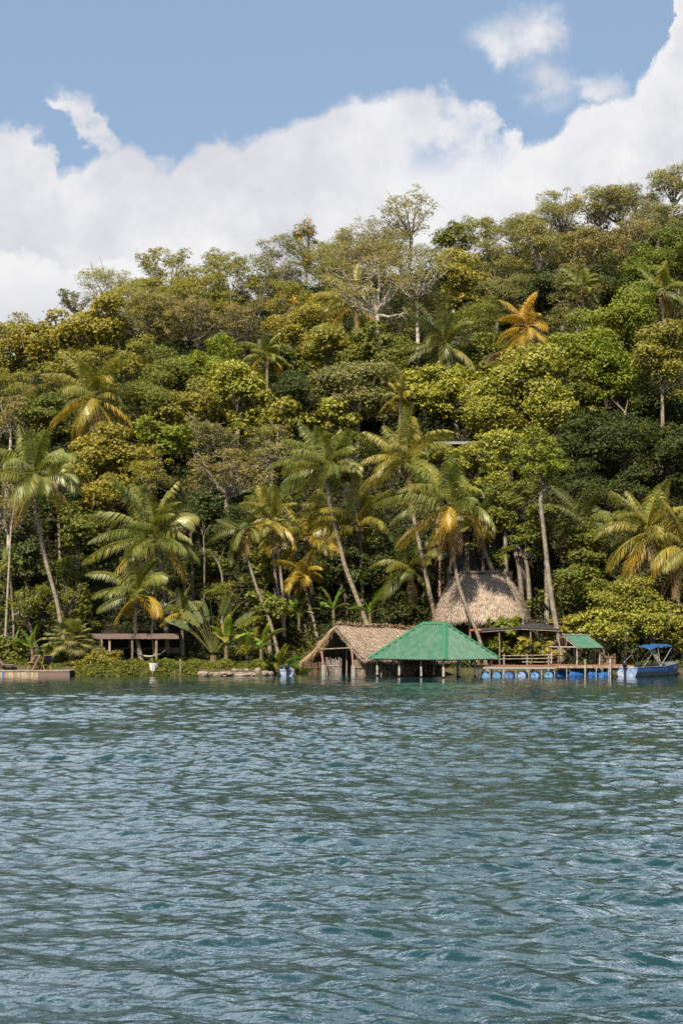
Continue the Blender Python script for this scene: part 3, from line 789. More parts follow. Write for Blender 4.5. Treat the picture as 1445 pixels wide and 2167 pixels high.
def frond_mesh(p0, azm, e0, L, droop, rg, wid=0.9, hang=0.35, n=60, v0=0.5, roll=0.0):
    mb = MB()
    s = np.linspace(0, 1, 15)
    e = R(e0) - R(droop) * s ** 1.35
    hx = np.cumsum(np.cos(e)) / 15 * L; hz = np.cumsum(np.sin(e)) / 15 * L
    side = rg.normal() * 0.12 * s ** 2 * L
    ca, sa = math.cos(azm), math.sin(azm)
    path = np.stack([p0[0] + hx * ca - side * sa, p0[1] + hx * sa + side * ca, p0[2] + hz], -1)
    path[:, 0] -= 0.13 * L * s ** 2 * WIND
    mb.tube(path, np.linspace(0.045, 0.010, 15), 4, v0 + 0.25, cap=False)
    q = np.linspace(0.13, 0.995, n)
    tan = np.gradient(path, axis=0); tan = unit(tan)
    for sg in (-1, 1):
        qq = np.clip(q + rg.normal(0, 0.004, n), 0, 1)
        B = np.stack([np.interp(qq, s, path[:, i]) for i in range(3)], -1)
        Tn = unit(np.stack([np.interp(qq, s, tan[:, i]) for i in range(3)], -1))
        sd0 = unit(np.cross(Tn, np.tile([0, 0, 1.0], (n, 1))) + 1e-6)
        upv = unit(np.cross(sd0, Tn))
        ra = (roll * (0.3 + 0.9 * qq))[:, None]
        sd0, upv = sd0 * np.cos(ra) + upv * np.sin(ra), upv * np.cos(ra) - sd0 * np.sin(ra)
        ll = wid * np.interp(qq, [0, 0.25, 0.5, 0.8, 1], [0.55, 0.95, 1.0, 0.7, 0.30]) * (0.85 + 0.3 * rg.random(n))
        fw = np.interp(qq, [0, 1], [0.35, 1.2])[:, None]
        dr = unit(sd0 * sg + Tn * fw + upv * 0.22 + rg.normal(size=(n, 3)) * 0.10 + np.array([-0.22 * WIND, 0, 0]))
        g = np.array([0, 0, -1.0])
        m1 = B + dr * (ll * 0.5)[:, None] + g * (ll * hang * 0.22)[:, None]
        d2 = unit(dr + g * hang * 1.8)
        m2 = m1 + d2 * (ll * 0.55)[:, None]
        wv = unit(Tn + upv * 0.35 * sg)
        w = 0.021 + 0.014 * ll[:, None]
        V = np.stack([B - wv * w * 0.6, B + wv * w * 0.6, m1 + wv * w, m1 - wv * w, m2], 1).reshape(-1, 3)
        i0 = np.arange(n) * 5
        f = np.concatenate([np.stack([i0, i0 + 1, i0 + 2, i0 + 3], -1), np.stack([i0 + 3, i0 + 2, i0 + 4, i0 + 4], -1)])
        vv = np.clip(v0 + rg.normal(0, 0.12, n), 0, 1)
        tipv = np.clip(vv + 0.25, 0, 1)
        mb.add(V, f, np.stack([vv, vv, vv, vv, tipv], -1).ravel())
    return mb


PG = (0.155, 0.185, 0.045); PY = (0.245, 0.235, 0.06); PO = (0.32, 0.245, 0.045); PD = (0.10, 0.12, 0.032); DRY = (0.30, 0.21, 0.12)


def palm(cx, cy, base, Y, span_, label, trunk_px=None, nf=20, colr=PG, low=-25, top=86, orange=2, dead=0, Yb=None, tr=0.115, drop=1.0, coconuts=3, seed=0, lean=0, az_off=0.0, hangs=()):
    rg = np.random.default_rng(int(cx * 13 + cy + seed))
    span = span_ * 1.06; nf -= 2 if nf > 14 else 0
    if Y > 105.5:
        for Y in np.arange(103, 151.6, 0.5):
            c = at(cx, cy, Y)
            if c[2] - ground(c[0], Y) <= 6.9: break
        print('palm', cx, cy, Y)
    c = at(cx, cy, Y)
    Yb = Yb or Y
    bx, by_ = base
    pb_ = at(bx, by_, Yb)
    gz = g1(pb_[0], pb_[1]) - 0.1
    root = thing('coconut_palm', label, 'palm tree', (pb_[0], pb_[1], min(gz, pb_[2])), 'coconut palms')
    pts = []
    if trunk_px: pts = [at(a_, b_, Y + (Yb - Y) * q_) for a_, b_, q_ in trunk_px]
    chain = [c] + pts + [pb_]
    if pb_[2] > gz + 0.15:      # the foot is hidden in the photo: run the trunk on down to the ground
        dirv = chain[-1] - chain[-2]; kx = dirv[0] / abs(dirv[2]) * 0.6
        chain.append(np.array([pb_[0] + kx * (pb_[2] - gz), pb_[1], gz]))
    chain = np.array(chain)[::-1]
    root.location = tuple(chain[0])
    cum = np.concatenate([[0], np.cumsum(np.linalg.norm(np.diff(chain, axis=0), axis=1))])
    tt = np.linspace(0, cum[-1], 90)
    P = np.stack([np.interp(tt, cum, chain[:, i]) for i in range(3)], -1)
    for _ in range(14):
        P[1:-1] = (P[:-2] + P[1:-1] * 2 + P[2:]) / 4
    ring = 1 + 0.06 * np.sin(np.arange(90) * 2.2)
    flare = 1 + 0.7 * np.exp(-tt / 0.4)
    mb = MB(); mb.tube(P, np.linspace(tr * 1.25, tr * 0.85, 90) * ring * flare, 9)
    mb.build('trunk', M['palm_bark'], root, smooth=True, color=(0.27, 0.22, 0.17))
    # fibrous sheath under the crown
    mb = MB()
    for q in range(26):
        a_ = q * 2.4; r_ = tr * 1.25
        p = c + np.array([math.cos(a_) * r_, math.sin(a_) * r_, -0.1 - 0.35 * rg.random()])
        mb.tube([c + np.array([0, 0, 0.15]), p, p + np.array([math.cos(a_) * 0.12, math.sin(a_) * 0.12, -0.35 - 0.3 * rg.random()])], [0.06, 0.05, 0.012], 4, cap=False)
    mb.build('sheath', M['thatch'], root, color=(0.17, 0.11, 0.065))
    L0 = span / F * Y
    for q in range(nf):
        u = (q + 0.5) / nf
        azm = q * 2.39996 + az_off + rg.normal() * 0.28
        e0 = top + (low - top) * u ** 1.15 + rg.normal() * 7
        Lq = L0 * (0.78 + 0.38 * rg.random()) * (1.0 if u < 0.4 else 0.95)
        dr = (52 + 50 * rg.random()) * drop * (0.5 if u < 0.25 else 1) * (0.75 if e0 < 0 else 1)
        col_ = colr; v0 = 0.35 + 0.3 * rg.random(); lab = None
        if q >= nf - orange: col_ = PO; lab = 'yellowing lower frond'; v0 = 0.6
        elif rg.random() < 0.25: col_ = tuple(0.6 * a_ + 0.4 * b_ for a_, b_ in zip(colr, PY))
        f = frond_mesh(c + np.array([0, 0, 0.1]), azm, e0, Lq, dr, rg, 0.30 * L0, 0.45 + 0.6 * u + 0.25 * rg.random(), v0=v0, roll=rg.normal() * 0.55).build('frond', M['frond'], root, color=col_)
        if lab: f['label'] = lab
    for q in range(dead):
        azm = -1.57 + rg.normal() * 1.1
        f = frond_mesh(c + np.array([0, 0, -0.15]), azm, -55 - 15 * rg.random(), L0 * (0.75 + 0.2 * rg.random()), 30, rg, 0.22 * L0, 1.2, n=40, v0=0.5).build('frond', M['frond'], root, color=DRY)
        f['label'] = 'dry brown hanging frond'
    for azm, e0, Lm, col_, dr in hangs:
        f = frond_mesh(c + np.array([0, 0, -0.05]), azm, e0, Lm, dr, rg, 0.26 * L0, 1.0, n=44, v0=0.6).build('frond', M['frond'], root, color=col_)
        f['label'] = 'yellow frond hanging down beside the trunk'
    for q in range(coconuts):
        a_ = rg.random() * 6.28
        p = c + np.array([math.cos(a_) * 0.22, -abs(math.sin(a_)) * 0.22, -0.12 - 0.14 * rg.random()])
        mb = MB()
        th = np.linspace(0.01, math.pi - 0.01, 6)
        mb.tube([p + np.array([0, 0, math.cos(t_) * 0.13]) for t_ in th], [max(0.005, math.sin(t_) * 0.105) for t_ in th], 7)
        mb.build('coconut', M['coconut'], root, smooth=True)
    return root


palm(72, 1020, (122, 1275), 99.5, 118, 'tall coconut palm leaning left at the left edge with one orange hanging frond', [(76, 1090, .2), (98, 1190, .6)], nf=19, low=-15, orange=1, hangs=((-1.9, -50, 3.6, PO, 38),), tr=0.13)
palm(198, 848, (215, 960), 109, 108, 'palm with orange tipped fronds high on the left slope', None, nf=19, colr=PY, low=-45, orange=5, dead=3, tr=0.13)
palm(328, 1145, (350, 1290), 100.5, 128, 'great feathery palm with a broad crown left of the grey bushy tree', [(342, 1200, .4)], nf=24, low=-30, orange=2, tr=0.14, drop=0.8)
palm(290, 1262, (300, 1400), 98.6, 92, 'low drooping palm in front of the low shelter', [(286, 1330, .5)], nf=18, low=-20, orange=3, tr=0.12)
palm(690, 1000, (778, 1325), 103.2, 112, 'tallest slender coconut palm leaning left over the thatched boathouse', [(696, 1060, .2), (730, 1200, .6)], nf=20, low=-2, orange=0, dead=0, tr=0.15)
palm(762, 1120, (768, 1320), 105.3, 120, 'upright palm just right of the long leaning trunk', [(765, 1200, .5)], nf=20, colr=PY, low=-18, orange=2, tr=0.12)
palm(862, 985, (922, 1315), 101.8, 112, 'tall palm with whitish fronds left of the hut', [(872, 1080, .25), (895, 1190, .6)], nf=21, colr=PY, low=-12, orange=1, dead=1, tr=0.14)
palm(952, 1078, (1012, 1345), 97.6, 122, 'palm with bright orange lower fronds leaning across the hut', [(955, 1160, .25), (970, 1240, .5), (992, 1300, .75)], nf=21, colr=PG, low=-25, orange=4, dead=3, tr=0.115, hangs=((-2.1, -40, 3.4, PO, 40), (-1.5, -62, 3.0, PO, 20)))
palm(648, 1140, (672, 1325), 105.2, 104, 'golden green palm left of the long leaning trunk', [(655, 1220, .5)], nf=17, colr=(0.27, 0.235, 0.05), low=-15, orange=3, tr=0.13, seed=2)
palm(640, 1225, (668, 1330), 103.1, 62, 'small orange palm with drooping tips above the banana plants', None, nf=13, colr=PO, low=-5, top=80, orange=4, drop=1.35, tr=0.09, seed=4)
palm(575, 1110, (598, 1320), 103, 84, 'thin golden palm right of the grey bushy tree', [(580, 1200, .5)], nf=14, colr=PY, low=-20, orange=2, tr=0.10, seed=5)
palm(515, 1125, (572, 1315), 100.6, 70, 'dark palm with a long frond hanging straight down its stem', [(520, 1170, .2), (545, 1250, .6)], nf=10, colr=PD, low=-50, top=60, orange=0, dead=1, tr=0.10, hangs=((-1.6, -72, 2.9, PD, 12),))
palm(935, 735, (938, 860), 116, 92, 'dark green feathery palm in the middle of the hillside', None, nf=19, colr=PD, low=-30, orange=0, dead=1, tr=0.13)
palm(1112, 698, (1102, 790), 118, 74, 'short orange palm glowing on the upper right slope', None, nf=21, colr=(0.40, 0.25, 0.035), low=-55, orange=7, dead=2, tr=0.13)
palm(1085, 745, (1082, 830), 117, 60, 'withered brown palm just left of the orange one', None, nf=8, colr=DRY, low=-60, top=10, orange=0, dead=3, tr=0.11)
palm(752, 640, (757, 760), 127, 82, 'pale palm half hidden behind the bare branched tree', None, nf=15, colr=PY, low=-45, orange=3, tr=0.12)
palm(565, 755, (566, 850), 120, 56, 'small palm on the left middle slope', None, nf=14, colr=PG, low=-30, orange=2, tr=0.10)
palm(845, 840, (846, 930), 113, 46, 'tiny drooping palm in the centre of the hillside', None, nf=10, colr=PY, low=-20, orange=2, drop=1.2, tr=0.09)
palm(1232, 615, (1234, 720), 128, 52, 'small upright palm on the upper right slope', None, nf=11, colr=PG, low=5, orange=0, tr=0.09)
palm(1400, 620, (1403, 720), 127, 66, 'palm half buried in dark foliage at the upper right edge', None, nf=12, colr=PG, low=-25, orange=1, tr=0.10)
palm(1235, 1110, (1240, 1290), 104, 86, 'dim shaded palm behind the leafy thicket', None, nf=15, colr=PD, low=-20, orange=0, tr=0.10)
palm(1366, 1130, (1372, 1400), 100.3, 108, 'full crowned palm near the right edge above the boat awning', [(1352, 1190, .3), (1360, 1300, .6)], nf=23, colr=PY, low=-38, orange=2, dead=3, tr=0.12)
palm(1444, 1165, (1446, 1400), 99.6, 106, 'full crowned palm cut by the right edge', [(1432, 1220, .3), (1436, 1320, .7)], nf=21, colr=PY, low=-40, orange=2, dead=3, tr=0.12)
palm(868, 1210, (850, 1335), 103.6, 90, 'dark drooping palm left of the big hut', None, nf=14, colr=PD, low=-25, orange=0, dead=2, drop=1.2, tr=0.10)
palm(385, 1300, (388, 1390), 99.8, 62, 'low dark palm between shelter and traveller palm', None, nf=13, colr=PD, low=-10, orange=1, tr=0.10)
palm(1010, 1110, (1045, 1215), 103.5, 70, 'palm behind the hut ridge with a thick leaning trunk', [(1022, 1160, .5)], nf=12, colr=PG, low=-30, orange=1, dead=1, tr=0.16)
palm(120, 1010, (125, 1100), 106, 60, 'small palm peeping out behind the left leaning palm', None, nf=9, colr=PG, low=-10, orange=0, tr=0.09)
palm(20, 1195, (28, 1290), 101.5, 46, 'small arching palm at the far left edge', None, nf=8, colr=PG, low=-5, orange=0, drop=1.2, tr=0.08)


def bare_trunk(pts, Y, r0, label, col_=(0.30, 0.26, 0.21), twigs=True):
    P = np.array([at(a, b_, Y) for a, b_ in pts][::-1])
    P[0, 2] = min(P[0, 2], g1(P[0, 0], P[0, 1]) - 0.1)
    root = thing('bare_trunk', label, 'tree', P[0], 'bare trunks standing over the shore')
    cum = np.concatenate([[0], np.cumsum(np.linalg.norm(np.diff(P, axis=0), axis=1))])
    tt = np.linspace(0, cum[-1], 60)
    Q = np.stack([np.interp(tt, cum, P[:, i]) for i in range(3)], -1)
    for _ in range(8): Q[1:-1] = (Q[:-2] + Q[1:-1] * 2 + Q[2:]) / 4
    mb = MB(); mb.tube(Q, np.linspace(r0 * 1.2, r0 * 0.75, 60) * (1 + 0.05 * np.sin(np.arange(60) * 2.1)), 9)
    mb.build('trunk', M['palm_bark'], root, smooth=True, color=col_)
    mb = MB(); rg = np.random.default_rng(int(pts[0][0]))
    e = Q[-1]
    for q in range(4):
        dv = np.array([rg.normal() * 0.6, rg.normal() * 0.4, 0.6 + 0.5 * rg.random()])
        mb.tube([e - [0, 0, 0.1], e + dv * 0.5 + rg.normal(size=3) * .08, e + dv], [r0 * .4, r0 * .25, 0.015], 5, cap=False)
    mb.build('twig', M['bark'], root, color=col_)


bare_trunk([(372, 1150), (392, 1240), (398, 1300)], 102.5, 0.13, 'brown trunk right of the great feathery palm', (0.16, 0.12, 0.09))
bare_trunk([(404, 1130), (408, 1230), (410, 1290)], 104, 0.11, 'straight brown trunk below the grey bushy tree', (0.17, 0.13, 0.10))
bare_trunk([(431, 1135), (433, 1180), (432, 1265)], 102, 0.05, 'thin pale pole like trunk above the traveller palm', (0.30, 0.25, 0.19))
bare_trunk([(462, 1190), (470, 1215), (478, 1270)], 103, 0.08, 'short pale trunk beside the orange wall', (0.32, 0.27, 0.21))
bare_trunk([(588, 1165), (597, 1240), (602, 1320)], 103, 0.12, 'mottled pale trunk left of the small orange palm', (0.33, 0.28, 0.22))
bare_trunk([(1322, 870), (1318, 930), (1325, 1010)], 113, 0.14, 'pale trunk deep in the right hand hollow', (0.25, 0.19, 0.14))
bare_trunk([(36, 1040), (24, 1120), (10, 1190)], 100.5, 0.08, 'thin pale trunk left of the leaning palm', (0.34, 0.29, 0.23))
bare_trunk([(325, 1290), (322, 1340), (330, 1390)], 98.9, 0.09, 'short curved palm stem in front of the low shelter', (0.28, 0.22, 0.17))
bare_trunk([(312, 1190), (322, 1225), (334, 1262)], 101.8, 0.08, 'thin pale leaning stem left of the great feathery palm trunk', (0.34, 0.28, 0.21))
bare_trunk([(1088, 1090), (1082, 1140), (1098, 1200), (1108, 1280)], 103.8, 0.17, 'sinuous grey trunk beside the thatched hut', (0.22, 0.18, 0.15))


# ------------------------------------------------------------------ banana, traveller palm, fan palm, rosettes
def paddle(mb, p0, azm, e0, stalk, blade, wd, droop, rg, v=0.5, tw0=0.0):
    n = 14
    s = np.linspace(0, 1, n)
    e = R(e0) - R(droop) * s ** 1.6
    Lt = stalk + blade
    hx = np.cumsum(np.cos(e)) / n * Lt; hz = np.cumsum(np.sin(e)) / n * Lt
    ca, sa = math.cos(azm), math.sin(azm)
    P = np.stack([p0[0] + hx * ca, p0[1] + hx * sa, p0[2] + hz], -1)
    mb.tube(P, np.linspace(0.035, 0.008, n), 4, 0.7, cap=False)
    sf = stalk / Lt
    q = np.linspace(sf, 1, 26)
    B = np.stack([np.interp(q, s, P[:, i]) for i in range(3)], -1)
    Tn = unit(np.gradient(B, axis=0))
    sdv = unit(np.cross(Tn, np.array([0, 0, 1.0]) + 0.001))
    tw = tw0 + rg.normal() * 0.5
    nrm = unit(np.cross(sdv, Tn))
    sdv = unit(sdv * math.cos(tw) + nrm * math.sin(tw)); nrm = unit(np.cross(sdv, Tn))
    w = wd * np.interp((q - sf) / (1 - sf), [0, 0.12, 0.5, 0.85, 1], [0.15, 0.8, 1.0, 0.75, 0.08])
    for sg in (-1, 1):
        for a in range(25):
            if rg.random() < 0.10: continue
            cut = 0.92 if rg.random() < 0.35 else 1.0
            d1 = rg.normal() * 0.05
            o1 = B[a] + sdv[a] * sg * w[a] + nrm[a] * (0.10 + d1) * w[a] * -1 + np.array([0, 0, -0.10 * w[a]])
            o2 = B[a + 1] * cut + B[a] * (1 - cut) + sdv[a + 1] * sg * w[a + 1] + nrm[a + 1] * (0.10 + d1) * w[a + 1] * -1 + np.array([0, 0, -0.10 * w[a + 1]])
            mb.add([B[a], B[a + 1], o2, o1], [[0, 1, 2, 3]], v)


def banana(px, Y, label, n=7, size=1.0, colr=(0.13, 0.19, 0.03), stemh=0.9, z0=None, seed=0):
    rg = np.random.default_rng(int(px) + seed)
    x = xat(px, Y); z = g1(x, Y) - 0.03
    root = thing('banana_plant', label, 'banana plant', (x, Y, z), 'banana plants on the bank')
    mb = MB(); mb.tube([[x, Y, z], [x + .05, Y, z + stemh * 0.5], [x, Y, z + stemh]], [0.13 * size, 0.10 * size, 0.07 * size], 8)
    mb.build('stem', M['bark'], root, smooth=True, color=(0.13, 0.11, 0.05))
    for q in range(n):
        mb = MB()
        paddle(mb, (x, Y, z + stemh * 0.95), q * 2.4 + rg.random(), 82 - 50 * q / n + rg.normal() * 6, 0.28 * size, (1.2 + 0.5 * rg.random()) * size, 0.20 * size, 25 + 75 * q / n, rg, 0.3 + 0.6 * rg.random())
        mb.build('leaf', M['banana'], root, color=tuple(a * (1.0 + 0.6 * rg.random()) for a in colr))
    return root


banana(68, 97.6, 'banana plant behind the deck chairs', 7, 1.0, stemh=1.0)
banana(28, 98.2, 'smaller banana plant at the left edge', 6, 0.9, stemh=0.7)
banana(478, 97.0, 'yellow green banana plant in front of the traveller palm', 8, 1.4, (0.19, 0.20, 0.03), 1.35)
banana(552, 97.6, 'banana plant with yellow leaves left of the small blue boat', 9, 1.3, (0.16, 0.20, 0.03), 1.0)
banana(588, 98.8, 'banana plant right behind the small blue boat', 9, 1.4, (0.15, 0.19, 0.03), 1.1)
banana(522, 97.3, 'low banana plant between the two yellow green ones', 8, 1.1, (0.15, 0.19, 0.03), 0.6)
banana(612, 99.6, 'banana plant touching the left thatch edge', 8, 1.3, (0.14, 0.19, 0.03), 0.9)
banana(632, 103.2, 'banana plant peeping over the left thatch slope', 7, 1.1, (0.12, 0.18, 0.03), 1.7)
banana(705, 103.4, 'banana plant behind the thatched boathouse gable', 7, 1.1, (0.10, 0.15, 0.03), 2.0)
banana(782, 103.4, 'banana plant behind the thatched boathouse ridge', 6, 1.1, (0.13, 0.20, 0.03), 1.7)
banana(508, 99.0, 'dark banana plant behind the yellow green one', 6, 1.2, (0.07, 0.12, 0.025), 1.0)

# traveller palm
Yt = 97.6; xt = xat(452, Yt); zt = g1(xt, Yt) - 0.05
root = thing('traveller_palm', 'tall traveller palm with a fan of pale paddle leaves on the bank', 'palm tree', (xt, Yt, zt))
rg = np.random.default_rng(44)
mb = MB()
mb.tube([[xt, Yt, zt], [xt + .02, Yt, zt + .55]], [0.28, 0.2], 9)
mb.build('stem', M['bark'], root, color=(0.16, 0.13, 0.06))
for q in range(17):
    a_ = -42 + 84 * q / 16 + rg.normal() * 3
    e0 = 90 - abs(a_)
    azm = 0.0 if a_ > 0 else math.pi
    mb = MB()
    paddle(mb, (xt, Yt + rg.normal() * 0.06, zt + 0.5), azm + rg.normal() * 0.25, e0, 2.1 + rg.random() * 0.7, 1.5 + 0.6 * rg.random(), 0.21, 12 + abs(a_) * 0.7, rg, 0.3 + 0.5 * rg.random(), 1.1)
    mb.build('leaf', M['banana'], root, color=(0.15, 0.18, 0.08) if q % 3 else (0.22, 0.22, 0.05))

# fan palm
Yf = 97.4; xf = xat(150, Yf); zf = g1(xf, Yf) - 0.05
root = thing('fan_palm', 'bushy fan palm with pointed fan leaves beside the left deck', 'palm tree', (xf, Yf, zf))
mb = MB(); mb.tube([[xf, Yf, zf], [xf - .05, Yf, zf + .8], [xf, Yf, zf + 1.6]], [0.2, 0.17, 0.13], 8)
mb.build('trunk', M['palm_bark'], root, color=(0.16, 0.12, 0.08))
for q in range(34):
    azm = q * 2.4; e0 = 82 - 110 * (q / 34); L1 = 1.05 + 0.35 * rg.random()
    dv = np.array([math.cos(azm) * math.cos(R(e0)), math.sin(azm) * math.cos(R(e0)), math.sin(R(e0))])
    p0 = np.array([xf, Yf, zf + 1.55]); p1 = p0 + dv * L1 + np.array([0, 0, -0.1])
    mb = MB(); mb.tube([p0, (p0 + p1) / 2 + [0, 0, .05], p1], [0.02, 0.016, 0.012], 4, 0.7, cap=False)
    sdv = unit(np.cross(dv, [0, 0, 1.0])); nn = unit(np.cross(sdv, dv))
    ax = unit(dv + np.array([0, 0, -0.35]))
    for k_ in range(26):
        t_ = R(-115 + 230 * k_ / 25)
        d2 = unit(ax * math.cos(t_) + sdv * math.sin(t_) + nn * 0.12)
        ll = 0.78 * (0.8 + 0.2 * math.cos(t_)) * (0.9 + 0.2 * rg.random())
        pm = p1 + d2 * ll * 0.55; pe = p1 + d2 * ll + np.array([0, 0, -0.16 - 0.1 * rg.random()])
        wv = unit(np.cross(d2, nn)) * 0.034
        mb.add([p1, pm + wv, pe, pm - wv], [[0, 1, 2, 3]], 0.3 + 0.5 * rg.random())
    mb.build('fan_leaf', M['frond'], root, color=(0.21, 0.215, 0.095) if q > 10 else (0.12, 0.15, 0.035))


def rosette(px, Y, size, label, n=34, colr=(0.12, 0.17, 0.05)):
    x = xat(px, Y); z = g1(x, Y) - 0.02
    rg = np.random.default_rng(int(px * 3))
    mb = MB()
    for q in range(n):
        a_ = q * 2.4; e0 = 85 - 70 * q / n
        s = np.linspace(0, 1, 7)
        e = R(e0) - R(70 + 30 * rg.random()) * s ** 1.5
        L = size * (0.8 + 0.4 * rg.random())
        hx = np.cumsum(np.cos(e)) / 7 * L; hz = np.cumsum(np.sin(e)) / 7 * L
        P = np.stack([x + hx * math.cos(a_), Y + hx * math.sin(a_), z + hz], -1)
        wv = np.array([-math.sin(a_), math.cos(a_), 0]) * 0.02
        w = np.array([1, 1.3, 1.3, 1.1, .8, .5, .1])[:, None]
        V = np.concatenate([P - wv * w, P + wv * w])
        mb.add(V, [[i, i + 1, i + 8, i + 7] for i in range(6)], 0.2 + 0.7 * rg.random())
    o = mb.build('spiky_plant', M['banana'], color=colr)
    tag(o, label, 'plant', 'spiky grassy plants on the left bank')


for px, Y, s_, lb in [(196, 96.5, .55, 'spiky plant left of the shelter'), (222, 96.4, .7, 'tall spiky plant under the shelter left post'),
                      (335, 96.0, .65, 'spiky plant in front of the white pot'), (368, 96.0, .8, 'large spiky plant between the two grey stakes'),
                      (405, 96.2, .6, 'spiky plant right of the right grey stake'), (425, 96.4, .45, 'small spiky plant beside the traveller palm foot'),
                      (40, 97.3, .7, 'spiky plant behind the pink lounger'), (56, 97.2, .6, 'spiky plant left of the deck chairs'), (575, 96.9, .4, 'small spiky plant near the rocks by the small boat')]:
    rosette(px, Y, s_, lb)

# ------------------------------------------------------------------ shore stones and stakes
def rock(px, py, w, h, Y, label, mat_='stone'):
    rg = np.random.default_rng(int(px * 7))
    x_ = xat(px, 95.2); Y = min(Y, float(shore(x_)) + (0.55 if py < 1423 else 0.0)) if px < 600 else Y
    c = at(px, py, Y); sx = w / F * Y / 2 * 1.15; sz = h / F * Y / 2 * 1.15; c[2] = min(c[2], 0.25 + sz * 0.5)
    mb = MB()
    nu, nv = 12, 8
    V = []
    for j in range(nv):
        ph = -math.pi / 2 + math.pi * (j + 0.5) / nv
        for i in range(nu):
            th = 2 * math.pi * i / nu
            k_ = 1 + 0.13 * math.sin(3 * th + px) * math.cos(ph) + 0.10 * rg.normal()
            V.append(c + np.array([math.cos(th) * math.cos(ph) * sx, math.sin(th) * math.cos(ph) * max(sx * .8, 0.15), math.copysign(abs(math.sin(ph)) ** 0.7, ph) * sz]) * k_)
    f = [[j * nu + i, j * nu + (i + 1) % nu, (j + 1) * nu + (i + 1) % nu, (j + 1) * nu + i] for j in range(nv - 1) for i in range(nu)]
    mb.add(V, f)
    m0 = mb.n; mb.add([np.mean(V[:nu], 0), np.mean(V[-nu:], 0)], [])
    mb.f.append(np.array([[m0, (i + 1) % nu, i, i] for i in range(nu)] + [[m0 + 1, (nv - 1) * nu + i, (nv - 1) * nu + (i + 1) % nu, (nv - 1) * nu + (i + 1) % nu] for i in range(nu)]))
    o = mb.build('shore_rock', M[mat_])
    tag(o, label, 'rock', 'pale rocks edging the bank')


for px, py, w, h, Y, lb in [
    (432, 1426, 24, 9, 95.3, 'flat pale rock at the left end of the stone edging'), (455, 1427, 22, 8, 95.3, 'flat pale rock under the traveller palm'),
    (478, 1426, 26, 8, 95.4, 'long flat pale rock below the yellow banana plant'), (506, 1427, 34, 8, 95.4, 'longest slab of the stone edging'),
    (532, 1427, 20, 7, 95.5, 'thin slab right of the longest slab'), (497, 1420, 24, 11, 96.0, 'rounded brown rock standing above the longest slab'),
    (518, 1420, 14, 10, 96.0, 'small rounded rock right of the brown one'), (546, 1422, 12, 15, 95.7, 'upright pale boulder left of the small blue boat'),
    (560, 1425, 14, 10, 95.8, 'pale rock between the boulder and the small blue boat'), (572, 1426, 12, 9, 96.1, 'pale rock touching the outboard motor of the small boat'),
    (1385, 1424, 16, 10, 98.4, 'brown rock behind the blue awning boat'), (1422, 1424, 22, 12, 98.9, 'rock right of the bow of the awning boat'), (1408, 1427, 14, 7, 98.6, 'low rock under the bow of the awning boat')]:
    rock(px, py, w, h, Y, lb)


def stake(px, y0, y1, Y, r, label, m='wood'):
    p0 = at(px, y0, Y); p1 = at(px, y1, Y)
    z0 = min(p1[2], g1(p0[0], Y)) - 0.25
    mb = MB(); mb.tube([p0, (p0 + p1) / 2 + [0.01, 0, 0], [p1[0] + .01, Y, z0]], r, 7)
    tag(mb.build('stake', M[m]), label, 'stake', 'stakes along the bank')


for a in [(323, 1396, 1431, 95.2, .03, 'grey stake in front of the white pot'), (382, 1394, 1431, 95.2, .05, 'tallest grey stake left of the traveller palm'),
          (370, 1417, 1431, 95.15, .03, 'short stake just left of the tallest one'), (210, 1423, 1431, 95.2, .04, 'short stake nearest the left deck'),
          (242, 1422, 1431, 95.2, .045, 'short stub stake between left deck and shelter post'), (266, 1422, 1431, 95.2, .045, 'short stub stake below the shelter post')]:
    stake(*a)


# ------------------------------------------------------------------ thatch
def thatch_fibres(mb, P, D, Nn, L, rg, w=0.028, lift=0.10):
    n = len(P)
    D = unit(D + rg.normal(size=(n, 3)) * 0.16)
    s_ = unit(np.cross(D, Nn))
    L = (L * (0.6 + 0.8 * rg.random(n)))[:, None]
    up = Nn * (lift * rg.random(n))[:, None]
    a = P; m = P + D * L * .5 + up; e = P + D * L + up * 1.2 + np.array([0, 0, -0.04])
    V = np.stack([a - s_ * w * .7, a + s_ * w * .7, m + s_ * w, m - s_ * w, e], 1).reshape(-1, 3)
    i0 = np.arange(n) * 5
    f = np.concatenate([np.stack([i0, i0 + 1, i0 + 2, i0 + 3], -1), np.stack([i0 + 3, i0 + 2, i0 + 4, i0 + 4], -1)])
    mb.add(V, f, np.repeat(rg.random(n), 5))


def thatch_mat():
    m = bpy.data.materials.new('thatch_straw'); m.use_nodes = True
    T = NT(m.node_tree); b_ = m.node_tree.nodes['Principled BSDF']
    v = T.n('ShaderNodeAttribute', attribute_name='v').outputs['Fac']
    co_ = T.n('ShaderNodeNewGeometry').outputs['Position']
    n_ = T.noise(co_, 1.2, 4, 0.6)
    oc = T.n('ShaderNodeObjectInfo').outputs['Color']
    c_ = T.mix(T.smooth(v, 0, 1), T.vm('MULTIPLY', oc, (0.55, 0.5, 0.46)), oc)
    c_ = T.mix(T.m('MULTIPLY', T.smooth(n_, 0.5, 0.68), 0.45), c_, T.vm('MULTIPLY', oc, (0.5, 0.47, 0.45)))
    T.put(b_.inputs['Base Color'], c_); b_.inputs['Roughness'].default_value = 0.9; b_.inputs['Specular IOR Level'].default_value = 0.1
    return m


M['straw'] = thatch_mat()
STRAW = (0.54, 0.435, 0.345)

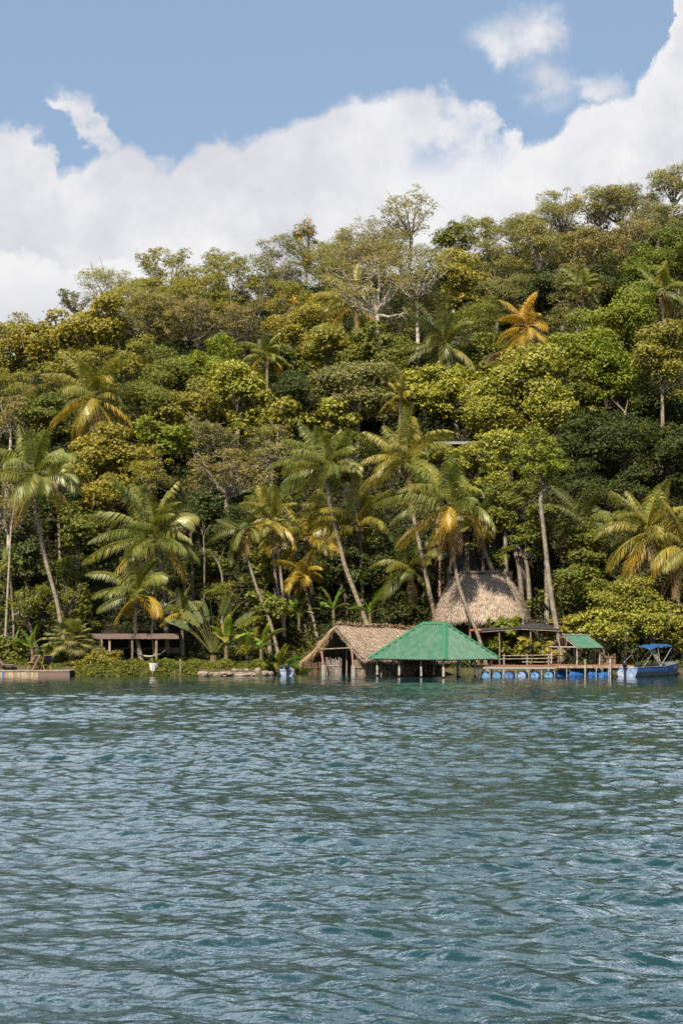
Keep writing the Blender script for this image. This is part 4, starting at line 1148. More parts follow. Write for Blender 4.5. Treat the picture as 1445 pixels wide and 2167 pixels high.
# big hut with hipped thatch
Yh = 101.5
rg = np.random.default_rng(21)
e0 = at(1018, 1309, Yh)
hx_, hy_ = 98 / F * Yh, 2.6
ze = e0[2]; zr = at(1015, 1214, Yh)[2]
rl = 41 / F * Yh
hutc = np.array([e0[0], Yh, g1(e0[0], Yh)])
root = thing('thatched_hut', 'big hut with a steep hipped thatch roof among the palms', 'hut', hutc)


def roof_pt(th, t):
    c, s_ = np.cos(th), np.sin(th)
    p = 2.35
    den = (np.abs(c) ** p + np.abs(s_) ** p) ** (1 / p)
    ex, ey = c / den * hx_, s_ / den * hy_
    rxx = np.clip(ex, -rl, rl); ryy = ey * 0.0
    bul = 0.20 * np.sin(t * math.pi)
    tc_ = np.clip(t, 0, 1) ** 1.7 * 0.8 + t * 0.2
    x = ex + (rxx - ex) * tc_; y = ey + (ryy - ey) * tc_
    z = ze + (zr - ze) * (1 - (1 - np.clip(t, -0.2, 1)) ** 1.15)
    z = z + 0.05 * np.sin(th * 9 + t * 7)
    return np.stack([hutc[0] + x, hutc[1] + y, z], -1)


nu, nv = 72, 14
TH, TT = np.meshgrid(np.linspace(0, 2 * math.pi, nu, endpoint=False), np.linspace(0, 1, nv))
V = roof_pt(TH.ravel(), TT.ravel())
f = [[j * nu + i, j * nu + (i + 1) % nu, (j + 1) * nu + (i + 1) % nu, (j + 1) * nu + i] for j in range(nv - 1) for i in range(nu)]
mb = MB(); mb.add(V, f, 0.4)
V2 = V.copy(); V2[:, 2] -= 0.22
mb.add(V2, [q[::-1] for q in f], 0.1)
n = 26000
th = rg.random(n) * 2 * math.pi; t = 1 - (1 - rg.random(n)) ** 0.8
t = np.clip(np.round(t * 9) / 9 * 0.25 + t * 0.75, 0, 1)
P = roof_pt(th, t); dn = unit(roof_pt(th, np.clip(t - 0.04, -1, 1)) - roof_pt(th, t + 0.001)); tg = unit(roof_pt(th + 0.02, t) - P)
Nn = unit(np.cross(tg, dn)); Nn[Nn[:, 2] < 0] *= -1
thatch_fibres(mb, P + Nn * 0.02, dn, Nn, 0.45, rg, 0.015, 0.10)
n = 1800
th = rg.random(n) * 2 * math.pi
P = roof_pt(th, np.zeros(n) + 0.03); dn = np.tile([0, 0, -1.0], (n, 1)); out = unit(P - np.array([hutc[0], hutc[1], ze]))
thatch_fibres(mb, P, unit(dn + out * 0.5), out, 0.34, rg, 0.024, 0.1)
n = 700
P = np.stack([hutc[0] + (rg.random(n) * 2 - 1) * rl * 1.05, hutc[1] + rg.normal(0, 0.05, n), np.full(n, zr + 0.05)], -1)
thatch_fibres(mb, P, rg.normal(size=(n, 3)) * [0.8, 1, 0.25] + [0, 0, -.15], np.tile([0, 0, 1.0], (n, 1)), 0.3, rg, 0.024, 0.15)
mb.build('roof', M['straw'], root, color=(0.46, 0.375, 0.305))
mb = MB(); mb.tube([[hutc[0] - rl * .9, Yh - .18, zr + .1], [hutc[0] + .2, Yh - .2, zr + .12], [hutc[0] + rl * .8, Yh - .18, zr + .1]], .045, 6)
mb.build('ridge_pole', M['wood'], root)
mb = MB()
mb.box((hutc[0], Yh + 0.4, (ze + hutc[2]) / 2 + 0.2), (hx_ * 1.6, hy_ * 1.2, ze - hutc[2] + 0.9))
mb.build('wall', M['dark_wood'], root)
for sx in (-0.82, -0.3, 0.3, 0.82):
    mb = MB(); x = hutc[0] + sx * hx_
    mb.tube([[x, Yh - hy_ * .8, g1(x, Yh - hy_ * .8) - .1], [x, Yh - hy_ * .8, ze + .35]], .07, 7)
    mb.build('post', M['wood'], root)
mb = MB(); mb.box((hutc[0] - 1.1, Yh - hy_ * .8, ze - .12), (1.3, .05, .32)); mb.build('blue_tarp', M['canvas_blue'], root)

# open thatched boathouse
rg = np.random.default_rng(22)
ridge0 = at(712, 1324, 98.2)
be = R(33)
u_ = np.array([math.cos(be), math.sin(be), 0]); nf_ = np.array([math.sin(be), -math.cos(be), 0])
Lr = 10.5
root = thing('thatched_boathouse', 'open boathouse with a ragged thatch roof standing in the water', 'boathouse', (ridge0[0] + 3, ridge0[1] + 2, 0))


def bh_ridge(s): return ridge0 + np.outer(s, u_) + np.outer(np.ones_like(s), [0, 0, 0]) + np.stack([0 * s, 0 * s, -0.035 * s + 0.03 * np.sin(s * 2)], -1)


def slope_pt(s, t, side):
    r = bh_ridge(s)
    if side > 0: run, drop = 3.45, 2.15      # near slope
    else: run, drop = -4.9, 3.15            # far slope comes down almost to the water
    ov = (0.0 if side > 0 else -0.55) * np.clip(t - 0.1, 0, 1)  # far gable edge sweeps forward
    p = r + np.outer(t * run, nf_) + np.outer(ov, u_)
    sag = -0.10 * np.sin(t * math.pi)
    p[:, 2] += -drop * (t ** (1.0 if side > 0 else 0.88)) + sag + 0.04 * np.sin(s * 3.1 + t * 5)
    return p


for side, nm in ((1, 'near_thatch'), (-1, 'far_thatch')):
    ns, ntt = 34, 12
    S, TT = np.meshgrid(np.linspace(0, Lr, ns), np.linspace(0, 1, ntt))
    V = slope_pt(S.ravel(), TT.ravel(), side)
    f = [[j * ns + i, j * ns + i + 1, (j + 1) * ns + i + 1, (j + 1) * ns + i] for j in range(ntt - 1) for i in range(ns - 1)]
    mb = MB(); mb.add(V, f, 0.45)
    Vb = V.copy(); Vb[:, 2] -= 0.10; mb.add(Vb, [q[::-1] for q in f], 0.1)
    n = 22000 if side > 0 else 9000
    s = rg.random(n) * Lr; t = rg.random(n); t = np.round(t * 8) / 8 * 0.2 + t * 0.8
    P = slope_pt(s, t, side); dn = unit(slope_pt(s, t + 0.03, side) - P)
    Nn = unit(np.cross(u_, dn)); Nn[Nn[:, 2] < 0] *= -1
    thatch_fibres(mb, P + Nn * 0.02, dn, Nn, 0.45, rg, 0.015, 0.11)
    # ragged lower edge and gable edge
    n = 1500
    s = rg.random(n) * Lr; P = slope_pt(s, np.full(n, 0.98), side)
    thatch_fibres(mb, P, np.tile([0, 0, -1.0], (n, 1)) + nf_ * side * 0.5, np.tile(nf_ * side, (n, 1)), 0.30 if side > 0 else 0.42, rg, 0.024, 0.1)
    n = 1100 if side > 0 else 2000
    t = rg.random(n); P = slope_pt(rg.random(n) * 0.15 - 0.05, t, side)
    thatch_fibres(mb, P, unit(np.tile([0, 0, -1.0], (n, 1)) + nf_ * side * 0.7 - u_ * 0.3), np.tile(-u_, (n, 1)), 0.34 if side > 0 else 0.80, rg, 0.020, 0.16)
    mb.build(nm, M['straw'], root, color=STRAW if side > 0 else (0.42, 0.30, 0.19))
mb = MB()
n = 1600
s = rg.random(n) * Lr; P = bh_ridge(s) + rg.normal(size=(n, 3)) * 0.06 + [0, 0, .06]
thatch_fibres(mb, P, rg.normal(size=(n, 3)) * [1, 1, .25] + [0, 0, -.3], np.tile([0, 0, 1.0], (n, 1)), 0.35, rg, 0.026, 0.2)
mb.build('ridge_thatch', M['straw'], root, color=(0.40, 0.29, 0.20))
for k_ in range(11):     # rafters under the far slope
    s = np.full(6, 0.15 + k_ * 0.42); t = np.linspace(0.02, 0.93, 6)
    P = slope_pt(s + t * 0.5, t, -1); P[:, 2] -= 0.17
    mb = MB(); mb.tube(P, .028, 5); mb.build('rafter', M['reed'], root)
P = slope_pt(np.full(5, 0.12), np.linspace(0, .97, 5), 1); P[:, 2] -= .03; P -= u_ * .14
mb = MB(); mb.tube(P, .04, 6); mb.build('barge_pole', M['white_post'], root)


def pole(parent, a, b_, r, m, name='post', bend=0.02):
    a = np.array(a, float); b_ = np.array(b_, float)
    m_ = (a + b_) / 2 + [bend, 0, 0]
    mb = MB(); mb.tube([a, a * .7 + b_ * .3 + [bend * .8, 0, 0], m_, b_], r, 7)
    return mb.build(name, M[m], parent)


# posts and tie beams of the boathouse
pa = at(684, 1392, 94.6); pbm = at(747, 1375, 93.6)
for p, zt_ in ((at(684, 1432, 96.6), 1.45), (at(747, 1432, 95.7), 1.75)):
    mb = MB(); mb.box((p[0], p[1], 0.15), (.26, .26, 1.1)); mb.build('concrete_base', M['concrete'], root)
    pole(root, [p[0], p[1], 0.6], [p[0] - .12, p[1], zt_ + .2], .07, 'flesh_wood')
p3 = at(733, 1432, 99.6); pole(root, [p3[0], p3[1], -.3], [p3[0], p3[1], 2.3], .05, 'flesh_wood')
pole(root, at(676, 1374, 97.4), at(742, 1371, 96.4), .04, 'wood', 'tie_beam', 0)
for k_ in range(5):
    q = slope_pt(np.array([1.5 + k_ * 2.0]), np.array([0.93]), 1)[0]
    pole(root, [q[0], q[1], -.4], [q[0], q[1], q[2]], .055, 'wood')
    q = slope_pt(np.array([1.5 + k_ * 2.0]), np.array([0.6]), -1)[0]
    pole(root, [q[0], q[1], -.4], [q[0], q[1], q[2] - .1], .055, 'wood')


def palisade(parent, p0, p1, z0, z1, name, colr, rg, rag=0.12, gap=0.0):
    p0 = np.array(p0); p1 = np.array(p1); L = np.linalg.norm(p1 - p0); n = int(L / 0.075)
    dirv = (p1 - p0) / L
    mb = MB()
    for i in range(n):
        if rg.random() < gap: continue
        p = p0 + dirv * (i + .5) * L / n + rg.normal(size=2) * .012
        zt_ = z1 + rg.normal() * rag
        r = .022 + .016 * rg.random()
        mb.tube([[p[0], p[1], z0], [p[0] + rg.normal() * .02, p[1], (z0 + zt_) / 2], [p[0] + rg.normal() * .02, p[1], zt_]], r, 5)
    z = z0 + (z1 - z0) * .62
    mb.tube([[*(p0 - [0, .05]), z], [*(p1 - [0, .05]), z + .03]], .025, 5)
    mb.tube([[*(p0 + [0, .05]), z - .3], [*(p1 + [0, .05]), z - .3]], .025, 5)
    mb.build(name, M['stick'], parent, color=colr)


w0 = at(745, 1432, 95.6)[:2]; w1 = w0 + u_[:2] * 9.6
palisade(root, w0, w1, -.25, 1.02, 'palisade', (0.40, 0.31, 0.24), rg, .08)
g0 = at(690, 1432, 97.6)[:2]
palisade(root, g0, g0 + np.array([1.05, -.5]), -.2, 1.12, 'palisade', (0.34, 0.30, 0.27), rg, .06)
palisade(root, at(640, 1432, 100.2)[:2], at(688, 1432, 99.2)[:2], -.2, .85, 'palisade', (0.13, 0.085, 0.055), rg, .05)  # sticks tinted darker to carry the shadow under the hanging thatch
bk = w0 - nf_[:2] * 6.6
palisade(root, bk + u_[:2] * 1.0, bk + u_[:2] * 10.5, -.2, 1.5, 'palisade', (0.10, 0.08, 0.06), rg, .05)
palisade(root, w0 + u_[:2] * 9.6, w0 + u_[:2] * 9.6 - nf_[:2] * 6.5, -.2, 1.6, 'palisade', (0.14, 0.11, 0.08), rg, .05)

# ------------------------------------------------------------------ green roofed shelter
al = R(41)
Cn = at(941, 1395, 89.9)           # nearest eave corner
ppm = F / 91.5
dL = np.array([-math.cos(al), math.sin(al), 0]); dR = np.array([math.sin(al), math.cos(al), 0])
E1 = 157 / ppm / math.cos(al); E2 = 131 / ppm / math.sin(al); off = 56 / ppm / math.cos(al); hR = 77 / ppm
root = thing('boat_shelter', 'boat shelter on white posts with a bright green corrugated hip roof', 'shelter', (Cn[0] + (dL[0] * E1 + dR[0] * E2) / 2, Cn[1] + (dL[1] * E1 + dR[1] * E2) / 2, 0))


def corrugated(parent, O, eave, inward, length, run, rise, lo, hi, name, m, pitch=0.25, amp=0.036, top=None):
    """sheet over a trapezoid; lo/hi: how far the top edge is inset at each end of the eave"""
    up = unit(inward * run + np.array([0, 0, rise])); sl_ = math.hypot(run, rise)
    nrm = unit(np.cross(eave, up)); nrm = nrm if nrm[2] > 0 else -nrm
    n = int(length / pitch * 8)
    s = np.linspace(0, length, n + 1)
    tmax = np.ones(n + 1)
    if lo > 0: tmax = np.minimum(tmax, s / lo)
    if hi > 0: tmax = np.minimum(tmax, (length - s) / hi)
    off_ = amp * np.cos(s / pitch * 2 * math.pi)
    A_ = O + np.outer(s, eave) + np.outer(off_, nrm) - up * 0.06
    B_ = O + np.outer(s, eave) + np.outer(off_, nrm) + np.outer(tmax * sl_, up)
    mb = MB(); V = np.concatenate([A_, B_])
    f = [[i, i + 1, n + 2 + i, n + 1 + i] for i in range(n)]
    mb.add(V, f); V2 = V - nrm * 0.012; mb.add(V2, [q[::-1] for q in f])
    return mb.build(name, M[m], parent)


corrugated(root, Cn, dL, dR, E1, E2 / 2, hR, off, off, 'roof_sheet', 'green_roof')
corrugated(root, Cn, dR, dL, E2, off, hR, E2 / 2, E2 / 2, 'roof_sheet', 'green_roof', 0.30, 0.045)
Bk = Cn + dL * E1 + dR * E2
corrugated(root, Bk, -dL, -dR, E1, E2 / 2, hR, off, off, 'roof_sheet', 'green_roof')
corrugated(root, Bk, -dR, -dL, E2, off, hR, E2 / 2, E2 / 2, 'roof_sheet', 'green_roof', 0.30, 0.045)
RA = Cn + dR * E2 / 2 + dL * off + [0, 0, hR]; RB = Cn + dR * E2 / 2 + dL * (E1 - off) + [0, 0, hR]


def hip_cap(parent, a, b_, n1, n2, w, name='hip_cap'):
    """folded flashing strip: one wing on each roof plane"""
    a = np.array(a); b_ = np.array(b_); t = unit(b_ - a)
    upv = unit(n1 + n2)
    w1_ = unit(np.cross(t, n1)); w1_ = w1_ if np.dot(w1_, n2) < 0 else -w1_
    w2_ = unit(np.cross(t, n2)); w2_ = w2_ if np.dot(w2_, n1) < 0 else -w2_
    mb = MB(); lift = upv * 0.065
    V = [a + lift, b_ + lift, b_ + w1_ * w + n1 * .05, a + w1_ * w + n1 * .05, b_ + w2_ * w + n2 * .05, a + w2_ * w + n2 * .05]
    V += [q - upv * 0.02 for q in V]
    mb.add(V, [[0, 1, 2, 3], [1, 0, 5, 4], [7, 6, 9, 8], [6, 7, 10, 11], [3, 2, 8, 9], [4, 5, 11, 10]])
    mb.build(name, M['green_trim'], parent)


nL = unit(np.array([*(-dR[:2] * hR), E2 / 2])); nR_ = unit(np.array([*(-dL[:2] * hR), off]))
nLb = unit(np.array([*(dR[:2] * hR), E2 / 2])); nRb = unit(np.array([*(dL[:2] * hR), off]))
hip_cap(root, Cn - (RA - Cn) * .01, RA, nL, nR_, .17)
hip_cap(root, Cn + dR * E2, RA, nR_, nLb, .17)
hip_cap(root, Cn + dL * E1, RB, nL, nRb, .17)
hip_cap(root, Bk, RB, nLb, nRb, .17)
hip_cap(root, RA, RB, nL, nLb, .20, 'ridge_cap')
mb = MB(); zb = Cn[2] - .06
for a, b_ in ((Cn, Cn + dL * E1), (Cn, Cn + dR * E2), (Cn + dL * E1, Bk), (Cn + dR * E2, Bk)):
    ce = (Cn + Bk) / 2
    p = a + (ce - a) * .09; q = b_ + (ce - b_) * .09
    mb.beam([p[0], p[1], zb], [q[0], q[1], zb], .09, .12)
mb.build('eave_beam', M['wood'], root)
ce = (Cn + Bk) / 2
for a_, b_, thk in [(0, 0, .15), (.33, 0, .12), (.66, 0, .13), (1, 0, .13), (0, .33, .12), (0, .66, .11), (0, 1, .2), (1, .5, .11), (1, 1, .11), (.5, 1, .11), (.5, .5, .1)]:
    p = Cn + dL * E1 * (0.07 + .86 * a_) + dR * E2 * (.07 + .86 * b_)
    mb = MB()
    mb.tube([[p[0], p[1], -.7], [p[0] + random.uniform(-.02, .02), p[1], .3], [p[0], p[1], Cn[2] + .02]], [thk * .62, thk * .52, thk * .5], 9)
    mb.build('post', M['white_post'], root, smooth=True)
    mb = MB(); mb.tube([[p[0], p[1], -.5], [p[0], p[1], .13]], thk * .68, 9); mb.build('wet_foot', M['dark'], root)
for dx_ in (0, .14):
    mb = MB(); p = at(988 + dx_ * 20, 1404, 93.2)
    mb.box((p[0] + dx_, p[1], p[2] - .03), (.06, .04, .55)); tag(mb.build('towel_strip', M['canvas_blue'], root), None, None)

# ------------------------------------------------------------------ floating dock with drums
zt_ = at(1010, 1409.5, 93.3)[2]
x0, x1, x2 = xat(1006, 93.3), xat(1174, 93.3), xat(1343, 93.3)
root = thing('floating_dock', 'long plank dock with reddish boards floating on blue drums', 'dock', ((x0 + x2) / 2, 95, 0))
mb = MB()
xs = np.arange(x0, x1, .125)
for x in xs: mb.box((x + .06, 94.9, zt_ - .02 + random.uniform(-.006, .006)), (.11, 3.3, .04))
for x in np.arange(x1 + .13, x2, .125): mb.box((x + .06, 95.4, zt_ + .02 + random.uniform(-.006, .006)), (.11, 3.0, .04))
mb.build('deck_boards', M['deck'], root)
mb = MB(); mb.box(((x0 + x1) / 2, 93.27, zt_ - .12), (x1 - x0, .05, .14)); mb.build('fascia', M['concrete'], root)
mb = MB(); mb.box(((x1 + x2) / 2 + .07, 93.88, zt_ - .07), (x2 - x1, .05, .15)); mb.build('fascia', M['wood'], root)
for y_ in (94.2, 95.3, 96.3):
    mb = MB(); mb.box(((x0 + x2) / 2, y_, zt_ - .11), (x2 - x0, .08, .12)); mb.build('joist', M['wood'], root)
for px in (1012, 1036, 1063, 1091, 1118, 1145, 1173):
    mb = MB(); x = xat(px, 93.3); mb.box((x, 93.33, zt_ / 2 - .3), (.05, .05, zt_ + .4)); mb.build('dock_post', M['white_post'], root)
for px, ptop, Yp, w in ((1237, 1395, 93.8, .10), (1290, 1393, 93.8, .10), (1260, 1412, 93.84, .05), (1286, 1412, 93.84, .045), (1198, 1412, 93.84, .05)):
    mb = MB(); p = at(px, ptop, Yp); mb.tube([[p[0], p[1] - .08, -.4], [p[0], p[1] - .08, p[2]]], w / 2 * 1.1, 8); mb.build('dock_post', M['white_post'], root)
drums = [(1026, 93.36, 80, 'drum with pale blue end nearest the green roofed shelter', None, (0.22, 0.45, 0.68)), (1050, 93.36, 80, 'second pale ended drum from the shelter', '1', (0.20, 0.43, 0.68)),
         (1076, 93.36, 82, 'violet ended drum marked with a 2', '2', (0.16, 0.20, 0.55)), (1103, 93.36, 78, 'drum with a whitish weathered end', None, (0.50, 0.53, 0.62)),
         (1131, 93.36, 80, 'pale ended drum right of the whitish one', '2', (0.22, 0.46, 0.70)), (1160, 93.36, 78, 'pale ended drum at the corner where the dock steps back', '0', (0.24, 0.50, 0.72)),
         (1216, 94.3, 20, 'drum lying sideways under the pavilion, left of the white post', None, (0.02, 0.16, 0.5)), (1256, 94.3, 28, 'sideways drum between the two tall white posts', None, (0.02, 0.16, 0.5)),
         (1280, 94.2, 35, 'sideways drum at the boat end of the dock', None, (0.03, 0.2, 0.55)), (1183, 94.6, 25, 'dark blue drum hidden behind the corner post', None, (0.02, 0.13, 0.4))]
for px, Yd, ang, lb, num, ec in drums:
    x = xat(px, Yd); a_ = R(ang) + random.uniform(-.1, .1); ax = np.array([math.cos(a_), math.sin(a_), 0]); r = .30; zc = 0.05 + random.uniform(-.04, .03)
    root = thing('drum', 'blue plastic ' + lb, 'drum', (x, Yd, 0), 'blue drums floating the dock')
    c0 = np.array([x, Yd, zc])
    if ang < 70: c0 = c0 - ax * .45
    ss = [0, .02, .04, .25, .28, .31, .58, .61, .64, .86, .88, .9]
    rr_ = [r - .03, r, r, r, r + .015, r, r, r + .015, r, r, r, r - .03]
    mb = MB(); mb.tube([c0 + ax * s for s in ss], rr_, 20, cap=False); mb.build('barrel', M['drum'], root, smooth=True)
    for s, nm in ((0.015, 'end_cap'), (.885, 'end_cap')):
        mb = MB(); mb.tube([c0 + ax * s, c0 + ax * (s + .004)], r - .012, 20); mb.build(nm, M['drum_end'], root, color=tuple(q_ * .42 for q_ in ec))
    mb = MB(); sd_ = np.array([-ax[1], ax[0], 0]); q = c0 + sd_ * .12 + [0, 0, .12]; mb.tube([q - ax * .02, q + ax * .02], .035, 8); mb.build('bung', M['boat_blue'], root)
    if num:
        cu = bpy.data.curves.new('number_mark', 'FONT'); cu.body = num; cu.size = .24; cu.extrude = .004; cu.align_x = 'CENTER'
        tmp = bpy.data.objects.new('tmp', cu); C.objects.link(tmp); bpy.context.view_layer.update()
        me = bpy.data.meshes.new_from_object(tmp.evaluated_get(bpy.context.evaluated_depsgraph_get())); bpy.data.objects.remove(tmp)
        me.name = 'number_mark'; me.materials.clear(); me.materials.append(M['ink'])
        o = bpy.data.objects.new('number_mark', me); C.objects.link(o)
        p = c0 - ax * .012 + np.array([0, 0, .04])
        o.parent = root; o.matrix_parent_inverse = Matrix.Translation(root.location).inverted()
        o.location = tuple(p); o.rotation_euler = (R(90), 0, a_ - R(90))

# ------------------------------------------------------------------ pavilion on the dock
Yp = 95.6
rA = at(1190, 1344, Yp); bq = R(35); up_ = np.array([math.cos(bq), math.sin(bq), 0]); np_ = np.array([math.sin(bq), -math.cos(bq), 0])
Lp, run = 2.35, 1.42; rise = .82
root = thing('pavilion', 'tiny pole pavilion with a green tin gable roof on the dock', 'pavilion', (rA[0] + .8, Yp + .7, zt_))
corrugated(root, rA + np_ * run - [0, 0, rise], up_, -np_, Lp, run, rise, 0, 0, 'roof_sheet', 'green_roof', .17, .022)
corrugated(root, rA - np_ * run - [0, 0, rise], up_, np_, Lp, run, rise, 0, 0, 'roof_sheet', 'tin', .17, .022)
mb = MB(); mb.tube([rA - up_ * .05 + [0, 0, .03], rA + up_ * (Lp + .05) + [0, 0, .03]], .05, 6); mb.build('ridge_cap', M['tin'], root)
for sg in (-1, 1):
    pole(root, rA - [0, 0, .08] + up_ * .02, rA + np_ * run * sg - [0, 0, rise + .08] + up_ * .02, .035, 'wood', 'rafter', 0)
    pole(root, rA - [0, 0, .08] + up_ * (Lp - .05), rA + np_ * run * sg - [0, 0, rise + .08] + up_ * (Lp - .05), .035, 'wood', 'rafter', 0)
    for s in (.1, Lp - .15):
        q = rA + np_ * run * .86 * sg + up_ * s
        pole(root, [q[0], q[1], zt_ - .02], [q[0], q[1], rA[2] - rise + .08], .045, 'white_post', 'post', .03)
    q0 = rA + np_ * run * .86 * sg
    pole(root, q0 + [0, 0, -rise + .03], q0 + up_ * Lp + [0, 0, -rise + .03], .035, 'wood', 'plate_beam', 0)
q0 = rA - np_ * run * .9 + [0, 0, -rise + .02]; q1 = rA + np_ * run * .9 + [0, 0, -rise + .02]
pole(root, q0, q1, .04, 'white_post', 'tie_beam', 0)
for sg in (-.45, .45): pole(root, q0 * .5 + q1 * .5 + np_ * sg * .6, rA * .75 + (q0 + q1) * .125 + np_ * sg, .03, 'white_post', 'brace', 0)
mb = MB(); q = rA + up_ * (Lp - .6) - np_ * .3 + [0, 0, -rise - .25]; mb.tube([q, q - [0, 0, .12], q - [0, 0, .42]], [.17, .22, .16], 10); tag(mb.build('hanging_basket', M['reed']), 'round woven basket hanging under the pavilion roof', 'basket')
rgp = np.random.default_rng(8)
o_ = thing('stick_screen', 'low brown stick screen on the dock right of the pavilion', 'screen', (xat(1270, 96.4), 96.4, zt_))
palisade(o_, at(1252, 1400, 96.4)[:2], at(1302, 1400, 96.6)[:2], zt_, zt_ + .75, 'palisade', (0.20, 0.14, 0.10), rgp, .12)

# railing behind the dock
Yr = 97.6
root = thing('pole_railing', 'rough pole railing running behind the dock', 'railing', (xat(1120, Yr), Yr, .5))
for a, b_ in (((1062, 1388), (1178, 1386)), ((1040, 1395), (1182, 1393)), ((1104, 1401), (1235, 1402)), ((1178, 1387), (1250, 1392))):
    pole(root, at(a[0], a[1], Yr), at(b_[0], b_[1], Yr), .035, 'wood', 'rail', 0)
for px in (1066, 1115, 1160, 1205, 1248):
    p = at(px, 1384, Yr); pole(root, [p[0], p[1] + .05, g1(p[0], p[1]) - .3], p + [0, .05, 0], .06, 'concrete', 'post', 0)

# lean-to roof
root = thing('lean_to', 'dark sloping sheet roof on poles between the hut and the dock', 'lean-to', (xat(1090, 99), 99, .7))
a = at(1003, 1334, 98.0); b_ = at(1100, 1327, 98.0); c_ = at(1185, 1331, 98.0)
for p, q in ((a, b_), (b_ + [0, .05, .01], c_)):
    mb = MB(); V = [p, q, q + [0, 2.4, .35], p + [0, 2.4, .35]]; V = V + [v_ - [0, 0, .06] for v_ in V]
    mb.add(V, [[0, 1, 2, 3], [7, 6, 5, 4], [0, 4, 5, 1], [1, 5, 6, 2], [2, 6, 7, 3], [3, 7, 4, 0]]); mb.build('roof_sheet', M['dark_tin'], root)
    mb = MB(); mb.beam(p - [0, -.1, .12], q - [0, -.1, .12], .08, .10); mb.build('edge_beam', M['wood'], root)
mb = MB(); mb.tube([a + [-.25, -.02, .0], a + [.45, -.02, .02]], .07, 8); mb.build('orange_end', M['orange'], root)
for px in (1012, 1056, 1122, 1180):
    p = at(px, 1334, 98.2); pole(root, [p[0], p[1], g1(p[0], p[1]) - .2], p - [0, 0, .08], .05, 'wood')


